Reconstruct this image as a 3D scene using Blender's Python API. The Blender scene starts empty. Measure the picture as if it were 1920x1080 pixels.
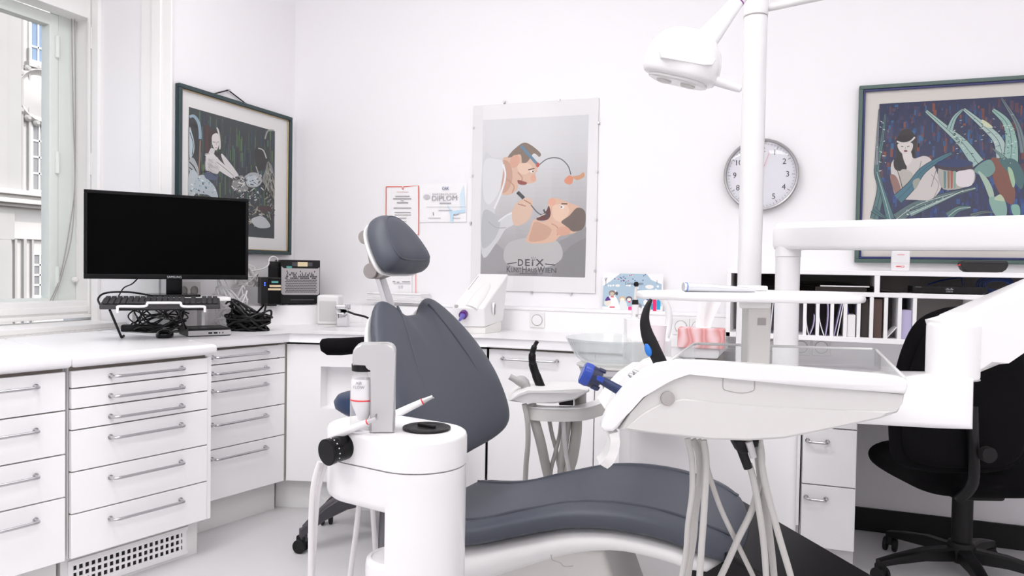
import bpy, bmesh, math, random
from mathutils import Vector, Matrix
random.seed(7)
SC = bpy.context.scene
COL = SC.collection
V = Vector
PI = math.pi

# ---------------------------------------------------------------- camera, world, lights, exposure
FPX, CAM_H = 1400.0, 1.165
YAW, ROLL, PITCH = math.radians(20.8), 0.0165, math.atan(35 / 1400)
Fh = V((-math.sin(YAW), math.cos(YAW), 0)); Rw = V((math.cos(YAW), math.sin(YAW), 0)); UP = V((0, 0, 1))
_F = Fh * math.cos(PITCH) - UP * math.sin(PITCH)
_U0 = UP * math.cos(PITCH) + Fh * math.sin(PITCH)
_R = Rw * math.cos(ROLL) + _U0 * math.sin(ROLL)
_U = _U0 * math.cos(ROLL) - Rw * math.sin(ROLL)
EYE = V((0, 0, CAM_H))
cam = bpy.data.cameras.new('camera'); cam.sensor_width = 36; cam.lens = 36 * FPX / 1920; cam.clip_start = 0.05; cam.clip_end = 200
camo = bpy.data.objects.new('camera', cam); COL.objects.link(camo); SC.camera = camo
camo.matrix_world = Matrix((( _R.x, _U.x, -_F.x, EYE.x), (_R.y, _U.y, -_F.y, EYE.y), (_R.z, _U.z, -_F.z, EYE.z), (0, 0, 0, 1)))
SC.view_settings.view_transform = 'Standard'; SC.view_settings.look = 'None'
SC.view_settings.gamma = 1.0; SC.view_settings.use_curve_mapping = False
SC.view_settings.exposure = 0.5
SC.cycles.max_bounces = 16; SC.cycles.diffuse_bounces = 12; SC.cycles.glossy_bounces = 5
SC.cycles.transmission_bounces = 8; SC.cycles.transparent_max_bounces = 16
SC.cycles.caustics_reflective = False; SC.cycles.caustics_refractive = False
SC.cycles.sample_clamp_indirect = 6.0

w = bpy.data.worlds.new('sky'); SC.world = w; w.use_nodes = True
wn = w.node_tree.nodes; wl = w.node_tree.links
sky = wn.new('ShaderNodeTexSky'); sky.sky_type = 'NISHITA'; sky.sun_disc = False
sky.sun_elevation = math.radians(48); sky.sun_rotation = math.radians(90); sky.air_density = 1.0; sky.dust_density = 2.0
hs = wn.new('ShaderNodeHueSaturation'); hs.inputs['Saturation'].default_value = .35; wl.new(sky.outputs[0], hs.inputs['Color']); wl.new(hs.outputs[0], wn['Background'].inputs[0]); wn['Background'].inputs[1].default_value = 0.30

def light(name, kind, loc, rot, energy, color=(1, 1, 1), size=None):
    l = bpy.data.lights.new(name, kind); l.energy = energy; l.color = color
    if size: l.shape = 'RECTANGLE'; l.size, l.size_y = size
    o = bpy.data.objects.new(name, l); COL.objects.link(o); o.location = loc; o.rotation_euler = rot; return o
sun = light('sun', 'SUN', (0, 0, 10), (0, math.radians(42), math.radians(20)), 1.7, (1, .96, .92)); sun.data.angle = .02
LAMP = 25
for x, y, k in [(-1.7, -.9, 1.0), (.4, -.9, .52), (2.0, -.9, .5), (-1.6, .9, .95), (.5, .9, .50), (2.0, .9, .26), (-1.5, 2.2, .45), (.4, 2.2, .14), (2.0, 2.2, .06)]:
    light('ceiling_lamp_light', 'AREA', (x, y, 3.27), (0, 0, 0), LAMP * k, (1, .99, .985), (1.2, .6))

# ---------------------------------------------------------------- survey helpers: sight line + distance, sight line + plane
def ray(px, py): return _F + _R * ((px - 960) / FPX) + _U * ((540 - py) / FPX)
def at(px, py, d): return EYE + ray(px, py) * d
def on(px, py, axis, val):
    r = ray(px, py); return EYE + r * ((val - EYE[axis]) / r[axis])
def onv(px, py, p0, p1):
    """sight line with the vertical plane through p0-p1"""
    d = (V(p1) - V(p0)); n = V((-d.y, d.x, 0)); r = ray(px, py)
    return EYE + r * (n.dot(V((p0[0], p0[1], 0)) - EYE) / n.dot(r))
def RZ(r, d, z): return Rw * r + Fh * d + UP * z

# ---------------------------------------------------------------- materials
def lin(h):
    h = h.lstrip('#'); c = [int(h[i:i + 2], 16) / 255 for i in (0, 2, 4)]
    return tuple(x / 12.92 if x <= .04045 else ((x + .055) / 1.055) ** 2.4 for x in c)
MATS = {}
def mat(name, col, rough=.5, metal=0, noise=0, nscale=20, bump=0, bscale=200, coat=0, spec=.5, trans=0, alpha=1, stretch=None):
    if name in MATS: return MATS[name]
    m = bpy.data.materials.new(name); m.use_nodes = True; MATS[name] = m
    nt = m.node_tree; b = nt.nodes['Principled BSDF']
    c = lin(col) if isinstance(col, str) else col
    b.inputs['Base Color'].default_value = (*c, 1); b.inputs['Roughness'].default_value = rough
    b.inputs['Metallic'].default_value = metal; b.inputs['Coat Weight'].default_value = coat
    b.inputs['Coat Roughness'].default_value = .08
    b.inputs['Specular IOR Level'].default_value = spec
    b.inputs['Transmission Weight'].default_value = trans
    if noise or bump:
        tc = nt.nodes.new('ShaderNodeTexCoord'); src = tc.outputs['Object']
        if stretch:
            mp = nt.nodes.new('ShaderNodeMapping'); mp.inputs['Scale'].default_value = stretch
            nt.links.new(src, mp.inputs[0]); src = mp.outputs[0]
    if noise:
        n = nt.nodes.new('ShaderNodeTexNoise'); n.inputs['Scale'].default_value = nscale; n.inputs['Detail'].default_value = 5
        r = nt.nodes.new('ShaderNodeMix'); r.data_type = 'RGBA'
        r.inputs[6].default_value = (*[x * (1 - noise) for x in c], 1); r.inputs[7].default_value = (*[min(1, x * (1 + noise)) for x in c], 1)
        nt.links.new(src, n.inputs['Vector']); nt.links.new(n.outputs[0], r.inputs[0]); nt.links.new(r.outputs[2], b.inputs['Base Color'])
    if bump:
        n2 = nt.nodes.new('ShaderNodeTexNoise'); n2.inputs['Scale'].default_value = bscale; n2.inputs['Detail'].default_value = 3
        bp = nt.nodes.new('ShaderNodeBump'); bp.inputs['Strength'].default_value = bump; bp.inputs['Distance'].default_value = .002
        nt.links.new(src, n2.inputs['Vector']); nt.links.new(n2.outputs[0], bp.inputs['Height']); nt.links.new(bp.outputs[0], b.inputs['Normal'])
    return m
def glass_mat(name, tint=(1, 1, 1), refl=.9, haze=0.0, hazecol=(.8, .8, .8), rough=.02):
    """thin clear sheet: see-through with a Fresnel reflection and a little haze"""
    m = bpy.data.materials.new(name); m.use_nodes = True; MATS[name] = m
    nt = m.node_tree; nt.nodes.remove(nt.nodes['Principled BSDF']); out = nt.nodes['Material Output']
    t = nt.nodes.new('ShaderNodeBsdfTransparent'); t.inputs[0].default_value = (*tint, 1)
    g = nt.nodes.new('ShaderNodeBsdfGlossy'); g.inputs['Roughness'].default_value = rough; g.inputs[0].default_value = (refl, refl, refl, 1)
    lw = nt.nodes.new('ShaderNodeLayerWeight'); pw_ = nt.nodes.new('ShaderNodeMath'); pw_.operation = 'POWER'; pw_.inputs[1].default_value = 5
    f = nt.nodes.new('ShaderNodeMath'); f.operation = 'MULTIPLY_ADD'; f.inputs[1].default_value = .96; f.inputs[2].default_value = .04
    nt.links.new(lw.outputs['Facing'], pw_.inputs[0]); nt.links.new(pw_.outputs[0], f.inputs[0])
    mx = nt.nodes.new('ShaderNodeMixShader'); nt.links.new(f.outputs[0], mx.inputs[0]); nt.links.new(t.outputs[0], mx.inputs[1]); nt.links.new(g.outputs[0], mx.inputs[2])
    last = mx.outputs[0]
    if haze:
        d = nt.nodes.new('ShaderNodeBsdfDiffuse'); d.inputs[0].default_value = (*hazecol, 1)
        m2 = nt.nodes.new('ShaderNodeMixShader'); m2.inputs[0].default_value = haze
        nt.links.new(last, m2.inputs[1]); nt.links.new(d.outputs[0], m2.inputs[2]); last = m2.outputs[0]
    nt.links.new(last, out.inputs[0]); return m
def print_mat(name, rough=.6):
    m = bpy.data.materials.new(name); m.use_nodes = True; MATS[name] = m
    nt = m.node_tree; a = nt.nodes.new('ShaderNodeAttribute'); a.attribute_name = 'ink'
    nt.links.new(a.outputs[0], nt.nodes['Principled BSDF'].inputs['Base Color']); nt.nodes['Principled BSDF'].inputs['Roughness'].default_value = rough
    nt.nodes['Principled BSDF'].inputs['Specular IOR Level'].default_value = .2
    return m
def emit_mat(name, col, s):
    m = bpy.data.materials.new(name); m.use_nodes = True; MATS[name] = m; b = m.node_tree.nodes['Principled BSDF']
    b.inputs['Emission Color'].default_value = (*lin(col), 1); b.inputs['Emission Strength'].default_value = s; b.inputs['Base Color'].default_value = (0, 0, 0, 1); return m

WALL = mat('wall_paint', (.83, .82, .832), .75, bump=.05, bscale=300)
TRIM = mat('trim_paint', (.84, .83, .82), .45)
SASH = mat('sash_paint', (.72, .76, .725), .4)
CAB = mat('cabinet_laminate', (.88, .875, .88), .38)
CARC = mat('carcass_edge', (.22, .19, .17), .7)
TOPM = mat('worktop_laminate', (.80, .795, .805), .3, noise=.02, nscale=8)
PLINTH = mat('plinth_laminate', (.78, .78, .775), .5)
CHROME = mat('chrome', (.58, .58, .59), .2, 1)
STEEL = mat('brushed_steel', (.62, .62, .63), .35, 1)
FLOOR = mat('floor_linoleum', (.60, .59, .60), .42, noise=.07, nscale=5, spec=.4)
LEATH = mat('grey_leatherette', (.056, .0635, .084), .5, bump=.06, bscale=500, spec=.45)
LEATHS = mat('grey_leatherette_seam', (.048, .054, .072), .5)
NAVY = mat('navy_leatherette', (.018, .04, .10), .42)
WPL = mat('white_plastic', (.77, .765, .77), .25, coat=.15)
WPL2 = mat('white_plastic_matt', (.74, .735, .73), .45)
LPL = mat('light_grey_plastic', (.66, .64, .625), .4)
GPL = mat('grey_plastic', (.36, .34, .33), .5)
HOSE = mat('grey_hose', (.50, .49, .47), .45)
HOSEW = mat('pale_hose', (.70, .68, .685), .45)
BLK = mat('black_plastic', (.0045, .004, .0045), .42, spec=.3)
BLK2 = mat('black_rubber', (.008, .0075, .008), .6, spec=.3)
BLKG = mat('black_gloss', (.003, .003, .0035), .14, spec=.2)
BLKF = mat('black_fabric', (.0035, .003, .0037), .9, bump=.3, bscale=400, spec=.12)
DGR = mat('dark_grey_plastic', (.045, .042, .05), .45)
SILV = mat('silver_paint', (.55, .545, .55), .38, .55)
RED = mat('red_plastic', (.70, .03, .04), .4)
BLUE = mat('blue_plastic', (.015, .16, .55), .35)
PAPER = mat('white_paper', (.84, .835, .84), .8)
INK = mat('dark_ink', (.05, .05, .055), .7)
INKG = mat('grey_ink', (.30, .30, .31), .7)
GLASS = glass_mat('window_glass')
PGLASS = glass_mat('picture_glass', refl=.7)
ACRYL = glass_mat('clear_acrylic', (.97, .98, .98), refl=.9, haze=.07, hazecol=(.9, .9, .9))
BOWLG = glass_mat('frosted_bowl_glass', (.9, .92, .92), refl=.9, haze=.20, hazecol=(.9, .9, .9), rough=.08)
PRINT = print_mat('printed_ink')

# ---------------------------------------------------------------- mesh builder
ROOTLOC = {}
def cr(pts, n=8, closed=False):
    """Catmull-Rom samples through points"""
    P = [V(p) for p in pts]; out = []; m = len(P)
    segs = m if closed else m - 1
    for i in range(segs):
        if closed: a, b, c, d = P[(i - 1) % m], P[i], P[(i + 1) % m], P[(i + 2) % m]
        else: a, b, c, d = P[max(i - 1, 0)], P[i], P[i + 1], P[min(i + 2, m - 1)]
        for k in range(n):
            t = k / n
            out.append(.5 * ((2 * b) + (c - a) * t + (2 * a - 5 * b + 4 * c - d) * t * t + (3 * b - a - 3 * c + d) * t ** 3))
    if not closed: out.append(P[-1])
    return out
class MB:
    def __init__(s): s.bm = bmesh.new()
    def _faces(s, vs, idx):
        bv = [s.bm.verts.new(v) for v in vs]; fs = []
        for f in idx:
            try: fs.append(s.bm.faces.new([bv[i] for i in f]))
            except ValueError: pass
        return bv, fs
    def _bevel(s, fs, r, seg):
        es = set(e for f in fs for e in f.edges)
        bmesh.ops.bevel(s.bm, geom=list(es), offset=r, offset_type='OFFSET', segments=seg, profile=.5, affect='EDGES', clamp_overlap=True)
    def hexa(s, p, bevel=0, seg=2):
        """p: 8 points, bottom loop of 4 then top loop of 4"""
        bv, fs = s._faces([V(x) for x in p], [(3, 2, 1, 0), (4, 5, 6, 7), (0, 1, 5, 4), (1, 2, 6, 5), (2, 3, 7, 6), (3, 0, 4, 7)])
        if bevel: s._bevel(fs, bevel, seg)
        return s
    def box(s, x0, x1, y0, y1, z0, z1, bevel=0, seg=2):
        return s.hexa([(x0, y0, z0), (x1, y0, z0), (x1, y1, z0), (x0, y1, z0), (x0, y0, z1), (x1, y0, z1), (x1, y1, z1), (x0, y1, z1)], bevel, seg)
    def fbox(s, fr, u0, u1, v0, v1, z0, z1, bevel=0, seg=2):
        """box in a frame fr = (origin, axis u, axis v, axis z)"""
        o, a, b, c = fr
        q = lambda u, v_, z: o + a * u + b * v_ + c * z
        return s.hexa([q(u0, v0, z0), q(u1, v0, z0), q(u1, v1, z0), q(u0, v1, z0), q(u0, v0, z1), q(u1, v0, z1), q(u1, v1, z1), q(u0, v1, z1)], bevel, seg)
    def prism(s, loop, vec, bevel=0, seg=2):
        n = len(loop); P = [V(p) for p in loop]; vec = V(vec)
        idx = [tuple(range(n)), tuple(range(2 * n - 1, n - 1, -1))] + [(i, n + i, n + (i + 1) % n, (i + 1) % n) for i in range(n)]
        bv, fs = s._faces(P + [p + vec for p in P], idx)
        if bevel:
            es = set(e for f in fs[:2] for e in f.edges)
            bmesh.ops.bevel(s.bm, geom=list(es), offset=bevel, offset_type='OFFSET', segments=seg, profile=.5, affect='EDGES', clamp_overlap=True)
        return s
    def rings(s, rs, cap0=True, cap1=True, closed=True):
        n = len(rs[0]); vs = [s.bm.verts.new(V(p)) for r in rs for p in r]
        for j in range(len(rs) - 1):
            for i in range(n if closed else n - 1):
                a, b = j * n + i, j * n + (i + 1) % n
                try: s.bm.faces.new((vs[a], vs[b], vs[b + n], vs[a + n]))
                except ValueError: pass
        if cap0: s.bm.faces.new(vs[:n][::-1])
        if cap1: s.bm.faces.new(vs[-n:])
        return s
    def tube(s, pts, r, n=10, caps=True):
        P = [V(p) for p in pts]; m = len(P)
        R = r if isinstance(r, (list, tuple)) else [r] * m
        t0 = (P[1] - P[0]).normalized(); up = V((0, 0, 1)) if abs(t0.z) < .9 else V((1, 0, 0))
        nx = t0.cross(up).normalized(); out = []
        for i in range(m):
            t = (P[min(i + 1, m - 1)] - P[max(i - 1, 0)]).normalized()
            nx = (nx - t * nx.dot(t)); nx = nx.normalized() if nx.length > 1e-6 else t.orthogonal().normalized()
            ny = t.cross(nx)
            out.append([P[i] + (nx * math.cos(2 * PI * k / n) + ny * math.sin(2 * PI * k / n)) * R[i] for k in range(n)])
        return s.rings(out, caps, caps)
    def cyl(s, p0, p1, r0, r1=None, n=28, bevel=0):
        p0, p1 = V(p0), V(p1); r1 = r0 if r1 is None else r1
        if not bevel: return s.tube([p0, p1], [r0, r1], n)
        t = (p1 - p0).normalized() * bevel; t2 = t * .3
        return s.tube([p0, p0 + t2, p0 + t, p1 - t, p1 - t2, p1], [r0 - bevel, r0 - bevel * .3, r0, r1, r1 - bevel * .3, r1 - bevel], n)
    def lathe(s, o, axis, prof, n=32, cap0=True, cap1=True, sx=1.0, xdir=None):
        """prof: list of (radius, height along axis)"""
        o, a = V(o), V(axis).normalized()
        x = (V(xdir) - a * V(xdir).dot(a)).normalized() if xdir else a.orthogonal().normalized(); y = a.cross(x)
        return s.rings([[o + a * h + (x * math.cos(2 * PI * k / n) * sx + y * math.sin(2 * PI * k / n)) * max(r, 1e-4) for k in range(n)] for r, h in prof], cap0, cap1)
    def ribbon(s, pts, side, nrm, wd, th):
        """rectangular bar swept along pts, wd along side, th along nrm (vector or None: horizontal normal)"""
        P = [V(p) for p in pts]; out = []; m = len(P); side = V(side)
        for i in range(m):
            t = (P[min(i + 1, m - 1)] - P[max(i - 1, 0)]).normalized(); n_ = t.cross(side).normalized()
            a, b = side * wd / 2, n_ * th / 2
            out.append([P[i] - a - b, P[i] + a - b, P[i] + a + b, P[i] - a + b])
        return s.rings(out)
    def sheet(s, grid):
        m = len(grid[0]); vs = [[s.bm.verts.new(V(p)) for p in r] for r in grid]
        for j in range(len(grid) - 1):
            for i in range(m - 1): s.bm.faces.new((vs[j][i], vs[j][i + 1], vs[j + 1][i + 1], vs[j + 1][i]))
        return s
    def pillow(s, outline, c, tf, tb, mp, pw=6, rw=.5):
        """inflated star-shaped outline: mp(u, v, h) -> point"""
        ts = [.0, .18, .36, .52, .66, .77, .85, .91, .95, .98, .995]
        n = len(outline); rs = []
        def ring(t, h): return [mp(c[0] + (u - c[0]) * t, c[1] + (v - c[1]) * t, h) for u, v in outline]
        for t in ts[1:]: rs.append(ring(t, tf * (1 - t ** pw) ** rw))
        rs.append(ring(1, 0))
        for t in reversed(ts[1:]): rs.append(ring(t, -tb * (1 - t ** pw) ** rw))
        return s.rings(rs, True, True)
    def build(s, name, m, parent=None, loc=None, ang=40, smooth=True):
        bm = s.bm; bmesh.ops.remove_doubles(bm, verts=bm.verts, dist=1e-6)
        bmesh.ops.recalc_face_normals(bm, faces=bm.faces)
        root = V((0, 0, 0))
        if parent is not None: root = ROOTLOC[parent.name]
        elif loc is not None: root = V(loc)
        if root.length: bmesh.ops.translate(bm, verts=bm.verts, vec=-root)
        me = bpy.data.meshes.new(name); bm.to_mesh(me); bm.free(); me.materials.append(m)
        if smooth and len(me.polygons):
            me.polygons.foreach_set('use_smooth', [True] * len(me.polygons)); me.set_sharp_from_angle(angle=math.radians(ang))
        o = bpy.data.objects.new(name, me); COL.objects.link(o)
        if smooth and ang < 50:
            wm = o.modifiers.new('weighted_normals', 'WEIGHTED_NORMAL'); wm.keep_sharp = True
        if parent is not None: o.parent = parent
        else: o.location = root
        ROOTLOC[o.name] = root
        return o
def thing(name, label, cat, loc, group=None):
    o = bpy.data.objects.new(name, None); COL.objects.link(o); o.location = V(loc); o.empty_display_size = .05
    o['label'] = label; o['category'] = cat
    if group: o['group'] = group
    ROOTLOC[o.name] = V(loc); return o
def tag(o, label, cat, group=None):
    o['label'] = label; o['category'] = cat
    if group: o['group'] = group
    return o
def struct(o): o['kind'] = 'structure'; return o
def stuff(o): o['kind'] = 'stuff'; return o
def lab(o, s): o['label'] = s; return o
def copy_thing(o, delta, label=None, parent=None):
    c = o.copy(); COL.objects.link(c)
    if parent is None: c.location = o.location + V(delta)
    else: c.parent = parent
    if label: c['label'] = label
    for ch in o.children: copy_thing(ch, (0, 0, 0), None, c)
    return c
class Ink:
    """flat print: coloured polygons laid over each other on one sheet (offset a few hundredths of a millimetre)"""
    def __init__(s, proj, nrm): s.proj, s.n, s.k, s.v, s.f, s.c = proj, V(nrm), 0, [], [], []
    def poly(s, pts, col, layer=None):
        if layer is None: s.k += 1; layer = s.k
        b = len(s.v); s.v += [s.proj(*p) + s.n * (layer * 1e-5) for p in pts]; s.f.append(list(range(b, b + len(pts)))); s.c.append(lin(col) if isinstance(col, str) else col); return s
    def blob(s, pts, col, n=5): return s.poly([(p.x, p.y) for p in cr([(a, b, 0) for a, b in pts], n, True)], col)
    def ell(s, cx, cy, rx, ry, col, rot=0, n=20):
        c, q = math.cos(rot), math.sin(rot)
        return s.poly([(cx + rx * math.cos(t) * c - ry * math.sin(t) * q, cy + rx * math.cos(t) * q + ry * math.sin(t) * c) for t in [2 * PI * i / n for i in range(n)]], col)
    def line(s, pts, wd, col, sm=6, taper=0):
        P = cr([(a, b, 0) for a, b in pts], sm) if sm else [V((a, b, 0)) for a, b in pts]
        L, R = [], []; m = len(P)
        for i, p in enumerate(P):
            t = (P[min(i + 1, m - 1)] - P[max(i - 1, 0)]).normalized(); n = V((-t.y, t.x, 0)); k = wd / 2 * (1 - taper * i / max(m - 1, 1))
            L.append(p + n * k); R.append(p - n * k)
        s.k += 1
        for i in range(m - 1): s.poly([(q.x, q.y) for q in (L[i], L[i + 1], R[i + 1], R[i])], col, s.k)
        return s
    def rect(s, x0, y0, x1, y1, col, layer=None): return s.poly([(x0, y0), (x1, y0), (x1, y1), (x0, y1)], col, layer)
    def build(s, name, parent):
        root = ROOTLOC[parent.name]; me = bpy.data.meshes.new(name)
        me.from_pydata([p - root for p in s.v], [], s.f); me.materials.append(PRINT)
        a = me.attributes.new('ink', 'FLOAT_COLOR', 'CORNER'); k = 0
        for f, c in zip(s.f, s.c):
            for _ in f: a.data[k].color = (*c, 1); k += 1
        o = bpy.data.objects.new(name, me); COL.objects.link(o); o.parent = parent; ROOTLOC[o.name] = root; return o
def text(name, body, size, o, ax, az, m, parent, align='CENTER', depth=.0006, xs=1.0, bold=0.0):
    cu = bpy.data.curves.new(name, 'FONT'); cu.body = body; cu.size = size; cu.align_x = align; cu.align_y = 'CENTER'; cu.extrude = depth / 2
    cu.resolution_u = 3; cu.offset = size * bold
    t = bpy.data.objects.new(name, cu); me = bpy.data.meshes.new_from_object(t); bpy.data.objects.remove(t)
    ax, az = V(ax).normalized(), V(az).normalized(); nn = ax.cross(az)
    M = Matrix(((ax.x, az.x, nn.x), (ax.y, az.y, nn.y), (ax.z, az.z, nn.z))); root = ROOTLOC[parent.name]
    for v in me.vertices: v.co = M @ V((v.co.x * xs, v.co.y, v.co.z)) + V(o) - root
    me.materials.clear(); me.materials.append(m)
    ob = bpy.data.objects.new(name, me); COL.objects.link(ob); ob.parent = parent; ROOTLOC[ob.name] = root; return ob

# ================================================================ SETTING
WY, WX, RX, RY, RH = 3.75, -2.84, 2.6, -2.4, 3.3
struct(MB().box(-4.0, RX + .2, RY - .2, WY + .2, -.1, 0).build('floor', FLOOR))
struct(MB().box(-4.0, RX + .2, RY - .2, WY + .2, RH, RH + .2).build('ceiling', WALL))
struct(MB().box(-4.0, RX + .2, WY, WY + .2, 0, RH).build('wall_back', WALL))
struct(MB().box(RX, RX + .2, RY, WY, 0, RH).build('wall_right', WALL))
struct(MB().box(-4.0, RX + .2, RY - .2, RY, 0, RH).build('wall_front', WALL))
b = MB(); b.box(-3.56, WX, 2.80, WY, 0, RH); b.box(-3.56, WX, RY, .85, 0, RH); b.box(-3.56, WX, .85, 2.80, 2.75, RH); b.box(-3.56, -3.40, .85, 2.80, 0, .86)
struct(b.build('wall_left', WALL))
struct(MB().box(.27, RX, WY - .018, WY, 0, .104, .003).build('baseboard_back', BLK2))
# reveal panelling of the window niche, facing the room on the far side
def revx(px): return on(px, 300, 1, 2.80).x
for i, (p0, p1, d) in enumerate([(178, 190, .022), (266, 289, .010), (289, 306, .022), (306, 324, .014)]):
    struct(MB().box(revx(p0), revx(p1) if p1 != 324 else WX + .012, 2.80 - d, 2.80, .86, 2.75, .004).build('trim_%d' % (i + 1), TRIM))
# window: inner casing, outer frame, casement with its pane
NEAR = .95
win = MB()
yc0, yc1 = on(149, 300, 0, -3.468).y, 2.798
zc = on(148, 28, 0, -3.36).z
win.box(-3.468, -3.36, yc0, yc1, .90, zc + .10, .006); win.box(-3.468, -3.36, NEAR - .09, NEAR, .90, zc + .10, .006)
win.box(-3.468, -3.362, NEAR, yc0, .90, .972, .006); win.box(-3.468, -3.362, NEAR, yc0, zc, zc + .10, .006)
win.box(-3.40, -3.345, NEAR, yc1, .886, .905, .004)
win.box(-3.372, -3.350, yc0 + .035, yc1 - .02, .905, zc + .12, .005); win.box(-3.372, -3.352, NEAR, yc0 + .05, .915, .945, .005)
win.box(-3.468, -3.36, NEAR, yc1, zc + .10, 2.75)
w1 = struct(win.build('window_1', TRIM)); ROOTLOC['window_1'] = V((0, 0, 0))
def wy(px, X): return on(px, 300, 0, X).y
XF, XS = -3.47, -3.475
f = MB(); f.box(XF - .06, XF, wy(109, XF), 2.80, .95, zc + .04, .004); f.box(XF - .06, XF, NEAR - .04, NEAR + .10, .95, zc + .04, .004)
f.box(XF - .06, XF - .002, NEAR, yc0, .94, on(40, 572, 0, XF).z, .004); f.box(XF - .06, XF - .002, NEAR, yc0, on(40, 8, 0, XF).z + .03, zc + .06, .004)
f.build('outer_frame', SASH, w1)
ys0, ys1 = wy(84, XS - .02), wy(107, XS); zs0, zs1 = on(40, 560, 0, XS).z, on(40, 30, 0, XS).z
s_ = MB(); s_.box(XS - .05, XS + .012, ys0, ys1, zs0 - .06, zs1 + .06, .008); s_.box(XS - .05, XS + .012, NEAR + .10, NEAR + .17, zs0 - .06, zs1 + .06, .008)
s_.box(XS - .05, XS + .010, NEAR + .12, ys0 + .01, zs0 - .045, zs0, .008); s_.box(XS - .05, XS + .010, NEAR + .12, ys0 + .01, zs1, zs1 + .06, .008)
sa = s_.build('sash', SASH, w1)
MB().box(XS - .022, XS - .018, NEAR + .15, ys0 + .005, zs0 - .005, zs1 + .005).build('pane', GLASS, sa)
for py in (88, 305, 520):
    c = on(107.5, py, 0, XF + .012); MB().cyl(c - UP * .055, c + UP * .055, .011, bevel=.004, n=12).build('hinge', SASH, w1)
for py in (72, 308):
    c = on(173, py, 0, -3.345); MB().cyl(c - UP * .055, c + UP * .055, .010, bevel=.004, n=12).build('hinge', TRIM, w1)
MB().tube(cr([on(134, 25, 0, -3.45), on(137, 200, 0, -3.45), on(140, 345, 0, -3.45), on(130, 430, 0, -3.45), on(112, 520, 0, -3.45), on(92, 568, 0, -3.45)]), .0028, 6).build('blind_cord', GPL, w1)
MB().tube(cr([on(140, 25, 0, -3.44), on(141, 250, 0, -3.44), on(137, 420, 0, -3.44), on(118, 510, 0, -3.44), on(98, 566, 0, -3.44)]), .0028, 6).build('blind_cord', GPL, w1)
c = on(139, 524, 0, -3.46); MB().lathe(c, (1, 0, 0), [(.014, 0), (.014, .012), (.008, .02)], 14).build('cord_stop', TRIM, w1)
# wall ledge (boxed duct) along the back wall and across the corner, behind the worktop
LZ, LY = .952, 3.62
ld = MB(); ld.prism([(-2.84, 3.05, .80), (-2.62, 3.17, .80), (-2.28, LY, .80), (-.30, LY, .80), (-.30, WY, .80), (-2.84, WY, .80)], (0, 0, LZ - .80), .004)
struct(ld.build('trim_5', mat('ledge_laminate', (.83, .825, .83), .4)))
struct(MB().box(-2.2, -.3, LY + .05, WY, LZ, LZ + .018, .005).build('trim_6', WALL))

# ================================================================ STREET FACADE beyond the window
FXX = -24.0
def fp(px, py): return on(px, py, 0, FXX)
fac = MB(); fac.box(FXX - 1, FXX, -6, 36, -8, 16)
FAC = mat('stucco', (.50, .485, .475), .9, noise=.06, nscale=1.5)
FACG = mat('stucco_grey_shaded', (.37, .36, .355), .9, noise=.08, nscale=1.2)  # greyer stucco, with the shading of the pilasters put into its colour
fr = thing('building', 'pale stucco street building seen through the window', 'building', (FXX, 17, -8))
fac.build('wall', FAC, fr)
def fbx(px0, px1, py0, py1, d, name, m, bev=.02, parent=fr, off=0):
    a, c_ = fp(px0, (py0 + py1) / 2), fp(px1, (py0 + py1) / 2); zt, zb = fp((px0 + px1) / 2, py0).z, fp((px0 + px1) / 2, py1).z
    return MB().box(FXX + off - (.1 if off == 0 else 0), FXX + off + d, min(a.y, c_.y), max(a.y, c_.y), zb, zt, bev).build(name, m, parent)
for p0, p1, y0, y1, d, m in [(-60, 27, -200, 362, .35, FACG), (36, 40, -200, 362, .12, FACG), (50, 54, 90, 362, .10, FACG), (-60, 12, 448, 700, .25, FACG), (24, 29, 448, 700, .1, FACG), (40, 46, 448, 700, .12, FACG), (-60, 20, 392, 448, .2, FACG), (56, 60, 448, 640, .1, FACG)]:
    fbx(p0, p1, y0, y1, d, 'pilaster', m)
for y0, y1, d in [(362, 371, .55), (371, 378, .35), (378, 386, .5), (386, 392, .25), (446, 450, .12)]:
    fbx(-60, 200, y0, y1, d, 'cornice', FAC)
WGL = mat('far_window_glass', (.16, .24, .36), .15); CURT = mat('net_curtain', (.66, .64, .62), .9)
for px0, px1, py0, py1, blue in [(57, 108, 48, 118, 1), (60, 108, 236, 357, 0), (62, 108, 478, 553, 0)]:
    wf = MB(); a, c_ = fp(px0, 0).y, fp(px1, 0).y; zt, zb = fp(80, py0).z, fp(80, py1).z; y0, y1 = min(a, c_), max(a, c_)
    t_ = .09; X0, X1 = FXX - .02, FXX + .06
    for q in ((y0 - t_, y0, zb - t_, zt + t_), (y1, y1 + t_, zb - t_, zt + t_), (y0, y1, zb - t_, zb), (y0, y1, zt, zt + t_)): wf.box(X0, X1, *q)
    for k in (1, 2, 3): yy = y0 + (y1 - y0) * k / 4; wf.box(X0, X1 - .01, yy - .025, yy + .025, zb, zt)
    for k in ((.36,) if blue else (.25, .5, .75)): zz = zb + (zt - zb) * k; wf.box(X0, X1 - .01, y0, y1, zz - .03, zz + .03)
    wo = wf.build('window', mat('far_frame', (.7, .69, .68), .6), fr)
    MB().box(FXX - .01, FXX + .015, y0, y1, zb, zt).build('pane', WGL if blue else mat('far_dark_glass', (.20, .20, .21), .2), wo)
    if not blue:
        MB().sheet([[(FXX + .02 + .01 * math.sin(k * 1.9), y0 + (y1 - y0) * (.40 + .60 * k / 14), z) for k in range(15)] for z in (zb, zt)]).build('curtain', CURT, wo)
    MB().box(FXX - .05, FXX + .22, y0 - .2, y1 + .2, zb - .28, zb - .10, .02).build('window_sill', FAC, fr)
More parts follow.
